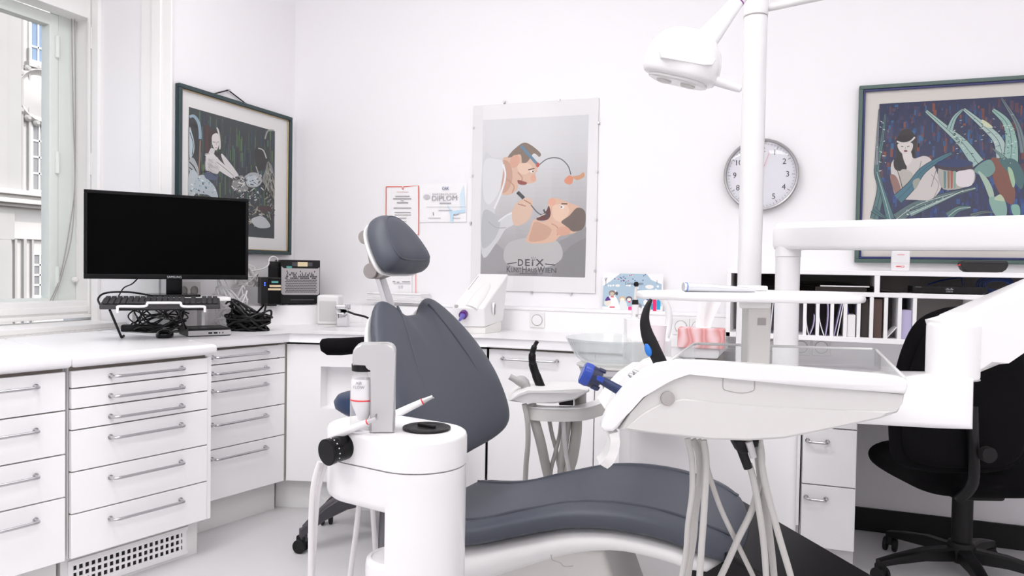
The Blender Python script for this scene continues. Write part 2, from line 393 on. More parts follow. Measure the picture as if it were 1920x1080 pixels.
m0 = fp(72, 181); mr = MB(); mr.lathe(m0, (1, 0, 0), [(.95, -.05), (.95, .10), (.86, .22), (.78, .10), (.70, .06), (.40, .16), (.1, .2)], 28, sx=1.0)
mr.build('medallion', FAC, fr)
for k in range(18):
    a = 2 * PI * k / 18; c = m0 + V((.1, math.cos(a) * .93, math.sin(a) * .93)); MB().lathe(c, (1, 0, 0), [(.13, -.1), (.13, .05), (.06, .12)], 8).build('medallion_leaf', FACG, fr)

# ================================================================ CABINETS AND WORKTOPS
def handle(parent, fr_, u0, u1, z, r=.0055):
    o, a, n, c = fr_     # n points out of the front
    q = lambda u, d: o + a * u + n * d + c * z
    m = MB(); m.tube(cr([q(u0, 0), q(u0, .02), q(u0 + .006, .031), q(u0 + .02, .034)], 4) + cr([q(u1 - .02, .034), q(u1 - .006, .031), q(u1, .02), q(u1, 0)], 4), r, 10)
    for u in (u0, u1): m.cyl(q(u, 0), q(u, .003), .009, n=14)
    return m.build('handle', CHROME, parent)
def unit_frame(p0, p1):
    p0, p1 = V((*p0, 0)), V((*p1, 0)); a = (p1 - p0).normalized(); return (p0, a, V((a.y, -a.x, 0)), UP), (p1 - p0).length
def drawer_cabinet(p0, p1, zs, handles, hz, depth, label, z0=.15, ztop=.805, u_start=0, plinth=True, pd=.07):
    """zs: drawer boundaries from the top down; fronts are proud of the carcass"""
    F, L = unit_frame(p0, p1); o, a, n, c = F
    t = thing('drawer_cabinet', label, 'cabinet', o + a * (L / 2))
    MB().fbox(F, u_start + .002, L - .002, -depth, -.020, z0 + .002, ztop + .004).build('body', CARC, t)
    m = MB(); m.fbox(F, u_start, u_start + .0019, -depth, -.0205, z0, ztop); m.fbox(F, L - .0019, L, -depth, -.0205, z0, ztop); m.build('side_panel', CAB, t)
    for i in range(len(zs) - 1):
        d = MB().fbox(F, u_start + .003, L - .003, -.019, 0, zs[i + 1] + .0025, zs[i] - .0025, .0012, 1).build('drawer', CAB, t)
        handle(d, F, handles[0], handles[1], hz[i])
    if plinth: MB().fbox(F, u_start, L, -depth, -pd, 0, z0).build('plinth', PLINTH, t)
    return t, F, L
dB = V((.2312, .9729, 0))
b0 = V((-2.285, 1.825, 0)); b1 = V((-2.165, 2.33, 0)); a1 = b0 - dB * .014; a0 = a1 - dB * .62
tA, FA, LA = drawer_cabinet(a0.xy, a1.xy, [.797, .664, .516, .370, .150], (.18, .525), [.757, .613, .464, .318], .42, 'white four drawer cabinet nearest the window edge of the frame, cut off at left')
tB, FB, LB = drawer_cabinet(b0.xy, b1.xy, [.797, .735, .664, .592, .449, .304, .150], (.134, .403), [.766, .695, .622, .549, .405, .258], .42, 'white six drawer cabinet standing proud, with a grille in its plinth')
o, a, n, c = FB
MB().fbox(FB, LB - .0015, LB + .016, -.42, -.004, .15, .80, .001, 1).build('side_panel', CAB, tB)
g = MB(); gu0, gu1, gz0, gz1 = .035, .465, .02, .115                     # plinth grille: a plate with three rows of square holes
cols, rows = 20, 3; cw = (gu1 - gu0) / cols; ch = (gz1 - gz0 - .02) / rows
for r in range(rows + 1): z = gz0 + .01 + ch * r; g.fbox(FB, gu0, gu1, -.070, -.066, z - .0045, z + .0045)
for k in range(cols + 1): u = gu0 + cw * k; g.fbox(FB, u - .0042, u + .0042, -.0699, -.0661, gz0, gz1)
for z in (gz0, gz1): g.fbox(FB, gu0 - .012, gu1 + .012, -.070, -.064, z - .009, z + .007, .001, 1)
for u in (gu0, gu1): g.fbox(FB, u - .012, u + .006, -.0701, -.0641, gz0, gz1, .001, 1)
gr = g.build('plinth_grille', CAB, tB); MB().fbox(FB, gu0, gu1, -.0706, -.0698, gz0, gz1).build('grille_opening', BLK, tB)
c0, c1 = (-2.35, 2.42), (-2.24, 2.905)
tC, FC, LC = drawer_cabinet(c0, c1, [.797, .733, .661, .513, .367, .145], (.108, .384), [.767, .697, .621, .477, .329], .38, 'white five drawer cabinet set back beside the corner sink', u_start=.0)
# corner cabinet with the recessed towel niche
cr0, cr1 = (-2.238, 2.912), (-1.322, 3.176)
FK, LK = unit_frame(cr0, cr1); o, a, n, c = FK
tK = thing('corner_cabinet', 'white corner cabinet with a recessed square niche under the sink', 'cabinet', o + a * (LK / 2))
MB().fbox(FK, .04, LK - .02, -.36, -.10, .147, .80).build('body', CARC, tK)
d = MB(); nu0, nu1, nz0, nz1 = .165, .46, .495, .693
for q in ((.001, nu0, .147, .795), (nu1, LK - .004, .147, .795), (nu0, nu1, .147, nz0), (nu0, nu1, nz1, .795)): d.fbox(FK, q[0], q[1], -.019, 0, q[2], q[3])
d.build('door', CAB, tK)
nb = MB(); nb.fbox(FK, nu0 - .01, nu1 + .01, -.10, -.085, nz0 - .01, nz1 + .01)
for q in ((nu0 - .008, nu0, nz0, nz1), (nu1, nu1 + .008, nz0, nz1), (nu0, nu1, nz0 - .008, nz0), (nu0, nu1, nz1, nz1 + .008)): nb.fbox(FK, q[0], q[1], -.095, -.018, q[2], q[3])
nb.build('niche', CAB, tK)
MB().fbox(FK, -.075, LK - .02, -.36, -.06, 0, .147).build('plinth', PLINTH, tK)
MB().fbox(FC, LC - .03, LC + .012, -.06, -.006, .15, .80).build('corner_post', mat('brown_post', (.42, .38, .35), .6), tK)
# back run of door cabinets
bk0, bk1 = (-1.4, 3.175), (.3, 3.22)
FR, LR = unit_frame(bk0, bk1); o, a, n, c = FR
def door_cabinet(u0, u1, label, h=None, ztop=.805):
    t = thing('door_cabinet', label, 'cabinet', o + a * ((u0 + u1) / 2))
    MB().fbox(FR, u0 + .002, u1 - .002, -.40, -.020, .15, ztop).build('body', CARC, t)
    dd = MB().fbox(FR, u0 + .0025, u1 - .0025, -.019, 0, .15, ztop - .009, .0012, 1).build('door', CAB, t)
    if h: handle(dd, FR, h[0], h[1], .757)
    MB().fbox(FR, u0, u1, -.40, -.06, 0, .15).build('plinth', PLINTH, t); return t
door_cabinet(.083, .584, 'white cabinet with a wide door and chrome bar handle behind the black suction tube', (.153, .412))
door_cabinet(.584, .748, 'narrow plain white cabinet door behind the assistant tray')
door_cabinet(.748, 1.108, 'plain white cabinet door behind the left half of the dental unit')
door_cabinet(1.112, 1.437, 'low white cabinet door under the desk beside the dental unit', None, .70)
drawer_cabinet((bk0[0] + a.x * 1.44, bk0[1] + a.y * 1.44), (bk0[0] + a.x * 1.643, bk0[1] + a.y * 1.643), [.692, .553, .322, .068], (.02, .094), [.640, .499, .270], .45, 'narrow white drawer cabinet beside the dark knee space of the desk', z0=.066, ztop=.698, pd=.05)
# worktops: left bench with two slabs, corner and back run
def slab(loop, z0, z1, bev=.014): return MB().prism([(p[0], p[1], z0) for p in loop], (0, 0, z1 - z0), bev, 3)
TZ0, TZ1 = .808, .850
nB = V((dB.y, -dB.x, 0)); pA = a0 + nB * .022; pB0 = b0 - dB * .006 + nB * .022; pB1 = b1 + nB * .022 + dB * .022
pA = pA - dB * .05
wtA = slab([pA, pB0 - dB * .0012, V((-3.02, pB0.y + .3, 0)), V((-3.02, pA.y - .1, 0))], TZ0, TZ1).build('worktop', TOPM, loc=(-2.6, 1.5, TZ0)); tag(wtA, 'white rounded edge worktop slab at the left edge below the window', 'worktop')
wtB = slab([pB0, pB1, V((-2.36, 2.41, 0)), V((-2.55, 2.47, 0)), V((-3.02, 2.55, 0)), V((-3.02, pB0.y + .3, 0))], TZ0, TZ1).build('worktop', TOPM, loc=(-2.6, 2.2, TZ0)); tag(wtB, 'white rounded edge worktop slab over the six drawer cabinet', 'worktop')
nC = V((FC[2].x, FC[2].y, 0)); nK = FK[2]; nR = FR[2]
k0 = V((-2.238, 2.908, 0)) + nC * .022 + nK * .006; k1 = V((-1.322, 3.176, 0)) + nK * .02
wtC = slab([V((*c0, 0)) + nC * .022 - dB * .005, k0, k1, V((-.29, 3.2044 - .022, 0)), V((-.29, LY, 0)), V((-2.28, LY, 0)), V((-2.62, 3.17, 0)), V((-2.84, 3.05, 0)), V((-2.84, 2.81, 0)), V((-3.02, 2.79, 0)), V((-3.02, 2.555, 0)), V((-2.55, 2.475, 0)), V((-2.352, 2.418, 0))], TZ0, TZ1).build('worktop', TOPM, loc=(-1.2, 3.3, TZ0)); tag(wtC, 'long white worktop running from the corner sink along the back wall', 'worktop')
dk = slab([V((-.288, 3.182, 0)), V((.262, 3.197, 0)), V((.30, 3.14, 0)), V((2.3, 3.14, 0)), V((2.3, WY - .019, 0)), V((-.288, WY - .019, 0))], .702, .742).build('desk_top', TOPM, loc=(1, 3.4, .702)); tag(dk, 'low white desk top over the dark knee space at right', 'desk')
ds = MB().box(1.36, 1.39, 3.17, WY - .02, 0, .7015, .002, 1); ds.build('desk_shade_panel', CAB, dk)  # unseen panel, placed with the deeper desk front to shade the knee space
# shallow oval basin moulded in the corner worktop
bc = V((-2.02, 3.22, TZ1)); bs = MB(); bs.lathe(bc, UP, [(.235, -.0005), (.235, .0015), (.222, .0028), (.20, .0012), (.14, .0008), (.02, .0006)], 44, sx=.62, xdir=(-.27, .96, 0))
tag(bs.build('wash_basin', mat('basin_white', (.80, .795, .80), .15), loc=bc), 'shallow white oval basin let into the corner worktop in front of the tap', 'basin')
# radiator grille between worktop and window sill
gA, gB = V((-3.02, .95, .838)), V((-3.02, 2.79, .838)); gt = thing('vent_grille', 'pale slotted radiator grille between the worktop and the window sill', 'grille', (-3.1, 1.9, .838))
MB().box(-3.40, -3.02, .95, 2.79, .80, .838).build('backing', GPL, gt)
MB().box(-3.40, -3.115, .95, 2.795, .80, .872, .004).build('sill_board', TRIM, gt)
m = MB(); m.box(-3.115, -3.10, .95, 2.79, .838, .852); m.box(-3.035, -3.02, .95, 2.79, .838, .852); m.build('rail', LPL, gt)
for k in range(62):
    y = .96 + k * .0295; q = MB().box(-3.10, -3.035, y, y + .017, .838, .851)
    if k == 0: bar = q.build('bar', LPL, gt, smooth=False); bar0 = bar
    else:
        q.bm.free(); bb = bar0.copy(); COL.objects.link(bb); bb.parent = gt; bb.location = (0, k * .0295, 0)

# ================================================================ PICTURES AND PAPERS ON THE WALLS
def frame_bars(m, P, w_, d, off=0):
    """P(u, v, h): four bars of width w_ around the unit rectangle size (W, H) given in P.size, from height off to d"""
    W, H = P.size
    for u0, u1, v0, v1 in ((-0, W, 0, w_), (0, W, H - w_, H), (0, w_, w_, H - w_), (W - w_, W, w_, H - w_)):
        m.hexa([P(u0, v0, off), P(u1, v0, off), P(u1, v1, off), P(u0, v1, off), P(u0, v0, d), P(u1, v0, d), P(u1, v1, d), P(u0, v1, d)], .002, 1)
    return m
class Rect:
    def __init__(s, o, a, n, size, inset=0):
        s.o, s.a, s.n, s.size, s.i = V(o), V(a), V(n), (size[0] - 2 * inset, size[1] - 2 * inset), inset
    def __call__(s, u, v, h): return s.o + s.a * (u + s.i) + UP * (v + s.i) + s.n * h
    def board(s, m, h0, h1):
        W, H = s.size
        return m.hexa([s(0, 0, h0), s(W, 0, h0), s(W, H, h0), s(0, H, h0), s(0, 0, h1), s(W, 0, h1), s(W, H, h1), s(0, H, h1)])
# --- left picture, on the side wall
yA, yB, zA, zB = 2.822, 3.690, 1.228, 2.042
t = thing('framed_picture', 'dark green framed print of a seated pale woman, behind the computer monitor', 'picture', (WX, (yA + yB) / 2, zA))
R_o = lambda i: Rect((WX + .002, yA, zA), (0, 1, 0), (1, 0, 0), (yB - yA, zB - zA), i)
fo = frame_bars(MB(), R_o(0), .020, .030).build('frame', mat('dark_green_lacquer', (.022, .045, .05), .3), t)
frame_bars(MB(), R_o(.020), .006, .018).build('gold_fillet', mat('gilding', (.55, .42, .22), .35, .5), t)
R_o(.018).board(MB(), .002, .010).build('mat_board', mat('mat_board_white', (.80, .785, .775), .8), t)
s1 = 230 / 1080
A = Ink(lambda x, y: on(320 + x * s1, 150 + y * s1, 0, WX + .0125), (1, 0, 0))
rnd = random.Random(3)
def topy(x): return 236 + .284 * (x - 160)
def both(x): return topy(x) + 1105 - .21 * (x - 160)
A.poly([(160, topy(160)), (918, topy(918)), (912, both(918)), (155, both(155))], '#33393c')
for k in range(230):
    x = rnd.uniform(162, 908); y0 = topy(x) + rnd.uniform(0, 620); h = rnd.uniform(60, 260); wdt = rnd.uniform(5, 14)
    y1 = min(y0 + h, both(x) - 6); y0 = max(y0, topy(x + wdt) + 3)
    A.poly([(x, y0), (min(x + wdt, 915), y0 + 3), (min(x + wdt, 912), y1), (x, y1)], rnd.choice(['#3f5a3c', '#2c4463', '#4a5562', '#36463e', '#2a2f3a', '#557044', '#324a5c', '#443a44', '#28303a', '#4a6655']))
A.blob([(160, 330), (205, 325), (240, 390), (250, 520), (240, 800), (200, 830), (160, 800)], '#26292b')
A.line([(162, 325), (200, 318), (240, 370), (255, 450), (257, 520)], 26, '#8ea6b4'); A.line([(258, 530), (252, 680), (243, 840)], 12, '#8b6f5c')
A.blob([(162, 420), (185, 470), (205, 560), (200, 640), (170, 690), (160, 650)], '#b7c5cc'); A.line([(165, 460), (195, 560), (185, 660)], 6, '#202426')
A.blob([(160, 700), (200, 690), (240, 780), (235, 850), (160, 800)], '#a9aeb0'); A.line([(160, 720), (205, 770), (235, 845)], 9, '#1f2223'); A.line([(160, 770), (200, 800)], 8, '#1f2223')
A.blob([(158, 830), (200, 790), (240, 850), (235, 960), (200, 1020), (156, 1010)], '#b9c4c8')
A.blob([(215, 870), (280, 835), (330, 880), (390, 950), (412, 1060), (320, 1010), (215, 990)], '#b5c1c6')
for k in range(40): x, y = rnd.uniform(165, 390), rnd.uniform(850, 1010); A.ell(x, y, rnd.uniform(4, 13), rnd.uniform(3, 7), rnd.choice(['#6f94a8', '#e3e6e7', '#87a9b8', '#cfd6d8', '#4a5a64']), rnd.uniform(0, 3))
A.blob([(305, 400), (345, 420), (350, 560), (325, 660), (300, 620), (300, 480)], '#4a3230'); A.blob([(330, 470), (400, 440), (430, 500), (360, 530), (345, 620), (330, 560)], '#3a2a2a')
A.blob([(362, 490), (400, 468), (424, 500), (424, 560), (400, 618), (376, 600), (360, 550)], '#d9d4d2'); A.blob([(400, 420), (420, 440), (434, 520), (436, 600), (420, 605), (424, 520)], '#cfcac9')
A.line([(366, 545), (390, 548)], 5, '#2a2426', 3); A.line([(404, 548), (420, 545)], 5, '#2a2426', 3); A.line([(396, 545), (400, 575)], 3, '#8a7f7e', 3); A.line([(388, 597), (402, 597)], 5, '#8a3f46', 3)
A.blob([(352, 600), (385, 615), (380, 660), (430, 700), (440, 760), (400, 830), (305, 800), (302, 690), (330, 640)], '#d2cfcf')
A.blob([(385, 640), (420, 640), (470, 720), (440, 735), (420, 700)], '#3c3538'); A.blob([(440, 660), (470, 670), (590, 830), (565, 850), (480, 760)], '#d5d2d2'); A.blob([(300, 650), (370, 650), (410, 690), (560, 840), (540, 868), (400, 780), (320, 690)], '#dad7d6')
A.line([(302, 690), (310, 800), (400, 828)], 4, '#2c2a2c'); A.line([(400, 720), (500, 800), (555, 850)], 4, '#3a383a'); A.line([(296, 655), (340, 650)], 4, '#55504f')
A.blob([(300, 815), (400, 830), (400, 880), (310, 870)], '#4b5570'); A.line([(260, 815), (330, 805), (400, 850)], 8, '#25262b')
A.blob([(540, 900), (580, 850), (640, 850), (680, 960), (600, 990), (545, 960)], '#8e8e8c'); A.ell(720, 880, 82, 68, '#a9afb2'); A.ell(715, 885, 55, 48, '#b9c3ca')
A.line([(640, 850), (665, 930), (720, 950), (790, 930), (806, 880), (770, 820), (700, 812), (645, 845)], 7, '#1e1f20')
for k in range(110): x, y = rnd.uniform(540, 800), rnd.uniform(840, 1050); A.line([(x, y), (x + rnd.uniform(-34, 34), y + rnd.uniform(-26, 26))], rnd.uniform(5, 11), rnd.choice(['#d6d6d4', '#2a2b2c', '#7e8082', '#c6c9ca', '#1d1e1f']), 2)
A.blob([(740, 600), (800, 595), (835, 660), (830, 770), (770, 800), (740, 730)], '#2c2c2c'); A.line([(765, 600), (810, 620), (838, 690)], 10, '#b9b9b5'); A.line([(825, 520), (850, 450), (905, 445)], 14, '#93988f')
A.blob([(850, 720), (890, 770), (908, 900), (905, 1050), (850, 980), (800, 900), (830, 790)], '#86877f'); A.line([(850, 730), (880, 860), (905, 960)], 8, '#20211f'); A.line([(800, 900), (850, 980), (900, 1060)], 12, '#242423'); A.line([(745, 760), (770, 840), (765, 900)], 9, '#aaa9a5')
for k in range(130): x, y = rnd.uniform(520, 890), rnd.uniform(1050, min(1290, both(900) - 20)); A.line([(x, y), (x + rnd.uniform(-40, 40), y + rnd.uniform(-50, 30))], rnd.uniform(4, 11), rnd.choice(['#b9bdbd', '#2a2c2d', '#7b6a5e', '#a79a86', '#5a6268', '#22282c', '#8b8e8f']), 2)
for k in range(46): x, y = rnd.uniform(830, 895), rnd.uniform(760, 1010); A.line([(x, y), (x + rnd.uniform(-10, 22), y + rnd.uniform(20, 60))], rnd.uniform(4, 9), rnd.choice(['#b4b4ac', '#33342f', '#a6a69c', '#1f201e']), 2, .8)
for k in range(26): x, y = rnd.uniform(310, 400), rnd.uniform(690, 800); A.line([(x, y), (x + rnd.uniform(20, 70), y + rnd.uniform(10, 50))], rnd.uniform(3, 5), rnd.choice(['#b9b4b3', '#e4e1e0', '#a7a2a1']), 2, .8)
A.blob([(700, 1230), (800, 1200), (870, 1290), (760, 1300)], '#b9bdc0'); A.blob([(760, 1120), (850, 1110), (880, 1150), (800, 1160)], '#4a3436')
A.build('print', t); R_o(.022).board(MB(), .0215, .023).build('pane', PGLASS, t)
tp = on(428, 169, 0, WX + .01); MB().tube([on(397, 177, 0, WX + .012), tp, on(463, 196, 0, WX + .012)], .0035, 8).build('hanging_cord', BLK2, t); MB().cyl(tp - V((.01, 0, 0)), tp + V((.012, 0, 0)), .005, n=10).build('nail', STEEL, t)
# --- right picture, on the back wall above the shelf
xA, xB, zA, zB = .247, 1.40, 1.222, 2.018
t = thing('framed_picture', 'large green framed print of a woman in a brimmed hat among blue plants', 'picture', ((xA + xB) / 2, WY, zA))
R_o = lambda i: Rect((xA, WY - .002, zA), (1, 0, 0), (0, -1, 0), (xB - xA, zB - zA), i)
frame_bars(MB(), R_o(0), .017, .030).build('frame', mat('sage_green_lacquer', (.07, .115, .10), .35), t)
frame_bars(MB(), R_o(.017), .010, .024).build('blue_fillet', mat('navy_lacquer', (.02, .025, .13), .35), t)
R_o(.015).board(MB(), .002, .010).build('mat_board', mat('mat_board_cream', (.66, .63, .585), .8), t)
s2 = 290 / 1253
PY = WY - .0145
pu, pvt, pvb = on(1646, 300, 1, PY).x, on(1646, 195, 1, PY).z, zA + .105
B2 = Ink(lambda x, y: on(1630 + x * s2, 170 + y * s2, 1, PY), (0, -1, 0))
W2 = Ink(lambda x, z: V((x, PY, z)), (0, -1, 0))
px1 = xB - .10
W2.rect(pu, pvb, px1, pvt, '#232c4e')
for k in range(1300):
    x = rnd.uniform(pu, px1 - .03); z = rnd.uniform(pvb + .02, pvt - .005); h = rnd.uniform(.008, .05); wd_ = rnd.uniform(.003, .014)
    W2.rect(x, max(pvb, z - h), x + wd_, z, layer=2 + k % 60, col=rnd.choice(['#6b3b34', '#25406f', '#2a5f8c', '#3b3550', '#7a4638', '#1d2748', '#2b3e66', '#553645', '#1c4b78', '#2a3154', '#343a5e', '#4d3a4c', '#1a2240'] if z > 1.62 else ['#1d3a78', '#23305f', '#2a4f8a', '#1b2448', '#2d3560']))
W2.k = 62
for x0 in (.95, 1.10, 1.22): W2.line([(x0, pvb + .02), (x0 + .05, 1.6), (x0 - .04, 1.85)], .05, '#6f9a92', 6, .5); W2.line([(x0, pvb + .02), (x0 + .05, 1.6), (x0 - .04, 1.85)], .004, '#1a2426')
B2.v, B2.f, B2.c, B2.k = W2.v, W2.f, W2.c, W2.k
LEAF = ['#84a59f', '#6d9390', '#9fb9b0', '#56807f']
def leaf(pts, wd_, col, vein='#24363a'):
    m = len(cr([(p[0], p[1], 0) for p in pts], 6)); B2.line(pts, wd_ + 10, '#1a2230', 6, .72); B2.line(pts, wd_, col, 6, .8); B2.line(pts, 4, vein)
leaf([(40, 1040), (90, 800), (60, 640), (100, 420), (130, 190)], 62, '#4f7476'); leaf([(170, 1040), (120, 860), (60, 660)], 66, '#4a7579', '#b9c9c4'); leaf([(60, 600), (66, 400), (80, 150)], 26, '#8e9aa0')
leaf([(220, 1040), (380, 930), (620, 850), (860, 790)], 88, '#536d70', '#c9d2ca'); leaf([(330, 1000), (560, 900), (760, 810)], 40, '#7c9b98', '#d4dcd2'); leaf([(30, 960), (80, 1000), (140, 1035)], 50, '#3f6a70')
leaf([(640, 1020), (720, 960), (820, 945)], 70, '#4c7374', '#c4ccc4'); leaf([(820, 1015), (920, 985), (1010, 985)], 34, '#5e6e70')
leaf([(880, 590), (760, 430), (650, 330), (460, 165)], 104, '#9bb8b1'); leaf([(650, 320), (690, 220), (760, 150)], 52, '#8fb0ab'); leaf([(1080, 540), (1040, 400), (920, 280), (765, 150)], 104, '#a5bdb8'); B2.blob([(910, 235), (960, 260), (1000, 300), (930, 290)], '#c9cfae')
leaf([(1140, 620), (1150, 420), (1110, 260), (1000, 155)], 130, '#8db3a8'); leaf([(1253, 500), (1200, 280), (1070, 60)], 60, '#6a7a80'); leaf([(1100, 560), (1060, 520), (1000, 470)], 30, '#7fa39d')
B2.blob([(980, 560), (1060, 555), (1120, 640), (1180, 800), (1160, 920), (1080, 870), (1010, 740)], '#7a4a3c'); B2.blob([(850, 640), (900, 590), (980, 560), (1020, 640), (960, 700), (870, 670)], '#6d938c'); B2.blob([(880, 650), (960, 720), (1010, 840), (980, 880), (930, 760)], '#a4bba8'); B2.blob([(1050, 560), (1180, 560), (1250, 680), (1230, 800), (1150, 700)], '#3f6668'); B2.blob([(1120, 630), (1155, 640), (1180, 740), (1160, 780)], '#9fbf9d'); B2.blob([(970, 870), (1090, 880), (1110, 1010), (1020, 1010)], '#84aa9d'); B2.blob([(1010, 880), (1060, 840), (1095, 895)], '#b5c6a8'); B2.blob([(1150, 930), (1210, 930), (1220, 1010), (1165, 1005)], '#7fae9f')
for k in range(60): x, y = rnd.uniform(690, 1180), rnd.uniform(190, 620); B2.line([(x, y), (x + 16, y + rnd.uniform(-8, 8))], 3, rnd.choice(['#2b3f45', '#c7d5cd', '#39555a']), 1)
for k in range(150):
    q = rnd.choice([[(900, 600), (760, 430), (650, 330)], [(1080, 540), (1000, 350), (900, 270)], [(1150, 600), (1150, 420), (1120, 270)], [(100, 700), (100, 420), (125, 220)], [(260, 1000), (500, 890), (800, 800)]])
    f_ = rnd.random(); a_, b_ = (q[0], q[1]) if f_ < .5 else (q[1], q[2]); f_ = (f_ * 2) % 1; x, y = a_[0] + (b_[0] - a_[0]) * f_ + rnd.uniform(-34, 34), a_[1] + (b_[1] - a_[1]) * f_ + rnd.uniform(-10, 10)
    B2.line([(x, y), (x + rnd.uniform(-26, 26), y + rnd.uniform(-9, 9))], rnd.uniform(5, 9), rnd.choice(['#20323a', '#d3ded8', '#2d464c', '#c0cfc8', '#5f837f']), 2, .6)
B2.ell(300, 440, 86, 130, '#2b2427'); B2.blob([(215, 400), (250, 380), (330, 385), (360, 470), (380, 560), (320, 640), (250, 650), (200, 600), (225, 500)], '#1c191c')
B2.blob([(182, 580), (270, 520), (330, 500), (360, 550), (440, 530), (500, 560), (560, 700), (580, 790), (500, 880), (380, 885), (220, 860), (180, 700)], '#c9c3c0'); B2.blob([(200, 560), (270, 520), (300, 600), (290, 650), (210, 640)], '#1c191c')
B2.blob([(266, 500), (330, 490), (345, 560), (300, 610)], '#d6d0cd'); B2.blob([(232, 430), (345, 425), (340, 490), (290, 518), (245, 490)], '#d2ccc8'); B2.blob([(222, 410), (245, 372), (320, 362), (356, 385), (330, 414), (270, 420)], '#171417'); B2.line([(222, 412), (270, 426), (328, 414), (368, 378)], 13, '#cfcac7')
B2.ell(293, 490, 15, 8, '#6e2a33'); B2.line([(255, 452), (275, 455)], 6, '#4b4346', 2); B2.line([(305, 455), (325, 450)], 6, '#4b4346', 2); B2.line([(290, 455), (292, 475)], 4, '#9b9390', 2)
B2.blob([(165, 690), (220, 700), (260, 830), (215, 850)], '#8d6a63'); B2.blob([(260, 640), (340, 660), (360, 740), (280, 820), (240, 720)], '#b4b0a8'); B2.line([(225, 640), (260, 760), (270, 830)], 6, '#3a3436'); B2.line([(420, 570), (400, 640), (350, 700)], 5, '#77706e'); B2.line([(545, 630), (500, 780)], 5, '#6a6463'); B2.line([(500, 680), (560, 760), (520, 870)], 5, '#8c8583')
B2.blob([(560, 630), (700, 660), (840, 640), (830, 760), (600, 800)], '#a9a7a0'); B2.blob([(700, 665), (838, 645), (828, 765), (715, 770)], '#d9d3d6')
for x0, cc in ((600, '#5a7f7f'), (630, '#8d6a4e'), (655, '#a4564a'), (680, '#7fa08f')): B2.poly([(x0, 650), (x0 + 22, 655), (x0 + 18, 790), (x0 + 4, 795)], cc)
leaf([(230, 880), (340, 770), (430, 650), (560, 560), (665, 508)], 84, '#3d6f80', '#2a4c58'); B2.blob([(350, 740), (390, 710), (410, 730), (370, 800)], '#9b9f95')
B2.ell(690, 610, 150, 42, '#3a2f38'); B2.ell(690, 590, 150, 34, '#1e3560')
B2.build('print', t); R_o(.02).board(MB(), .0225, .0235).build('pane', PGLASS, t)
# --- clip-framed poster
P0, P1, PZ0, PZ1 = -1.662, -.963, 1.048, 2.049
t = thing('framed_poster', 'tall glass clip framed poster of a dentist bending over a patient', 'poster', ((P0 + P1) / 2, WY, PZ0))
MB().box(P0, P1, WY - .008, WY - .001, PZ0, PZ1).build('backing_board', LPL, t)
MB().box(P0 + .001, P1 - .001, WY - .0095, WY - .008, PZ0 + .001, PZ1 - .001).build('sheet', PAPER, t)
s3 = 300 / 810
D = Ink(lambda x, y: on(860 + x * s3, 160 + y * s3, 1, WY - .0098), (0, -1, 0))
pq = lambda u, v: (124 + u * 535 - v * (14 + u * 8), 176 - 28 * u + v * (784 + 41 * u))
NB = 34
for k in range(NB):
    f0, f1 = k / NB, (k + 1) / NB; tt = f0 ** 1.6; g0 = [219 - 75 * tt, 220 - 80 * tt, 222 - 80 * tt]
    for j in range(6):
        dk = 10 * (j / 5 - .5) * f0 * -2 - (12 * f0 * j / 5)
        D.poly([pq(j / 6, f0), pq((j + 1) / 6, f0), pq((j + 1) / 6, f1), pq(j / 6, f1)], lin('#%02x%02x%02x' % tuple(int(max(60, q + dk)) for q in g0)), 1)
D.k = 1
D.poly([(400, 966), (410, 870), (470, 810), (560, 765), (610, 735), (646, 718), (640, 972)], '#929193'); D.poly([(470, 968), (500, 880), (570, 810), (645, 770), (640, 972)], '#868587')
D.poly([(112, 930), (116, 850), (190, 800), (260, 860), (250, 942)], '#9c9b9d'); D.blob([(250, 800), (380, 770), (500, 790), (520, 880), (400, 930), (240, 900)], '#b9b8b8')
D.blob([(124, 375), (180, 368), (232, 372), (240, 450), (222, 540), (185, 630), (200, 680), (270, 640), (282, 700), (236, 730), (190, 800), (116, 850)], '#cfd0d2'); D.blob([(124, 640), (180, 650), (210, 700), (180, 780), (118, 820)], '#b9bbbe')
D.blob([(224, 372), (260, 360), (300, 345), (360, 360), (398, 420), (388, 450), (392, 485), (350, 498), (302, 480), (300, 520), (262, 552), (214, 545), (222, 450)], '#d6b29c'); D.blob([(250, 360), (285, 320), (340, 290), (412, 340), (408, 362), (380, 345), (350, 385), (322, 395), (312, 350), (262, 365)], '#7d6b5d')
D.blob([(226, 380), (262, 400), (272, 470), (250, 530), (216, 540), (222, 450)], '#c39a85'); D.blob([(300, 400), (352, 395), (372, 420), (340, 450), (306, 440)], '#e2c2ad'); D.line([(300, 440), (322, 470), (312, 496)], 6, '#b98b76', 6); D.line([(240, 470), (280, 510), (270, 545)], 5, '#b98b76', 6)
D.blob([(130, 385), (200, 376), (226, 400), (210, 520), (160, 600), (126, 560)], '#dcdde0'); D.line([(226, 400), (236, 460), (216, 540), (180, 625)], 9, '#e6e7ea', 6); D.line([(200, 690), (240, 660), (276, 645)], 7, '#e2e3e6', 6); D.line([(150, 690), (190, 720), (240, 720)], 5, '#a9abb0', 6)
D.ell(378, 470, 14, 18, '#d9a38d'); D.blob([(300, 480), (345, 492), (335, 504), (305, 500)], '#8c4238'); D.ell(284, 385, 24, 34, '#d3a08a', .3); D.ell(372, 436, 11, 7, '#e8e2dc'); D.ell(376, 436, 4, 4, '#333333'); D.line([(316, 306), (350, 345), (400, 402)], 15, '#5b7f97'); D.line([(352, 428), (385, 420)], 5, '#4a3a34', 3)
D.line([(402, 408), (450, 372), (510, 370), (552, 405), (568, 452)], 5, '#53575a'); D.ell(400, 403, 9, 13, '#b5473a')
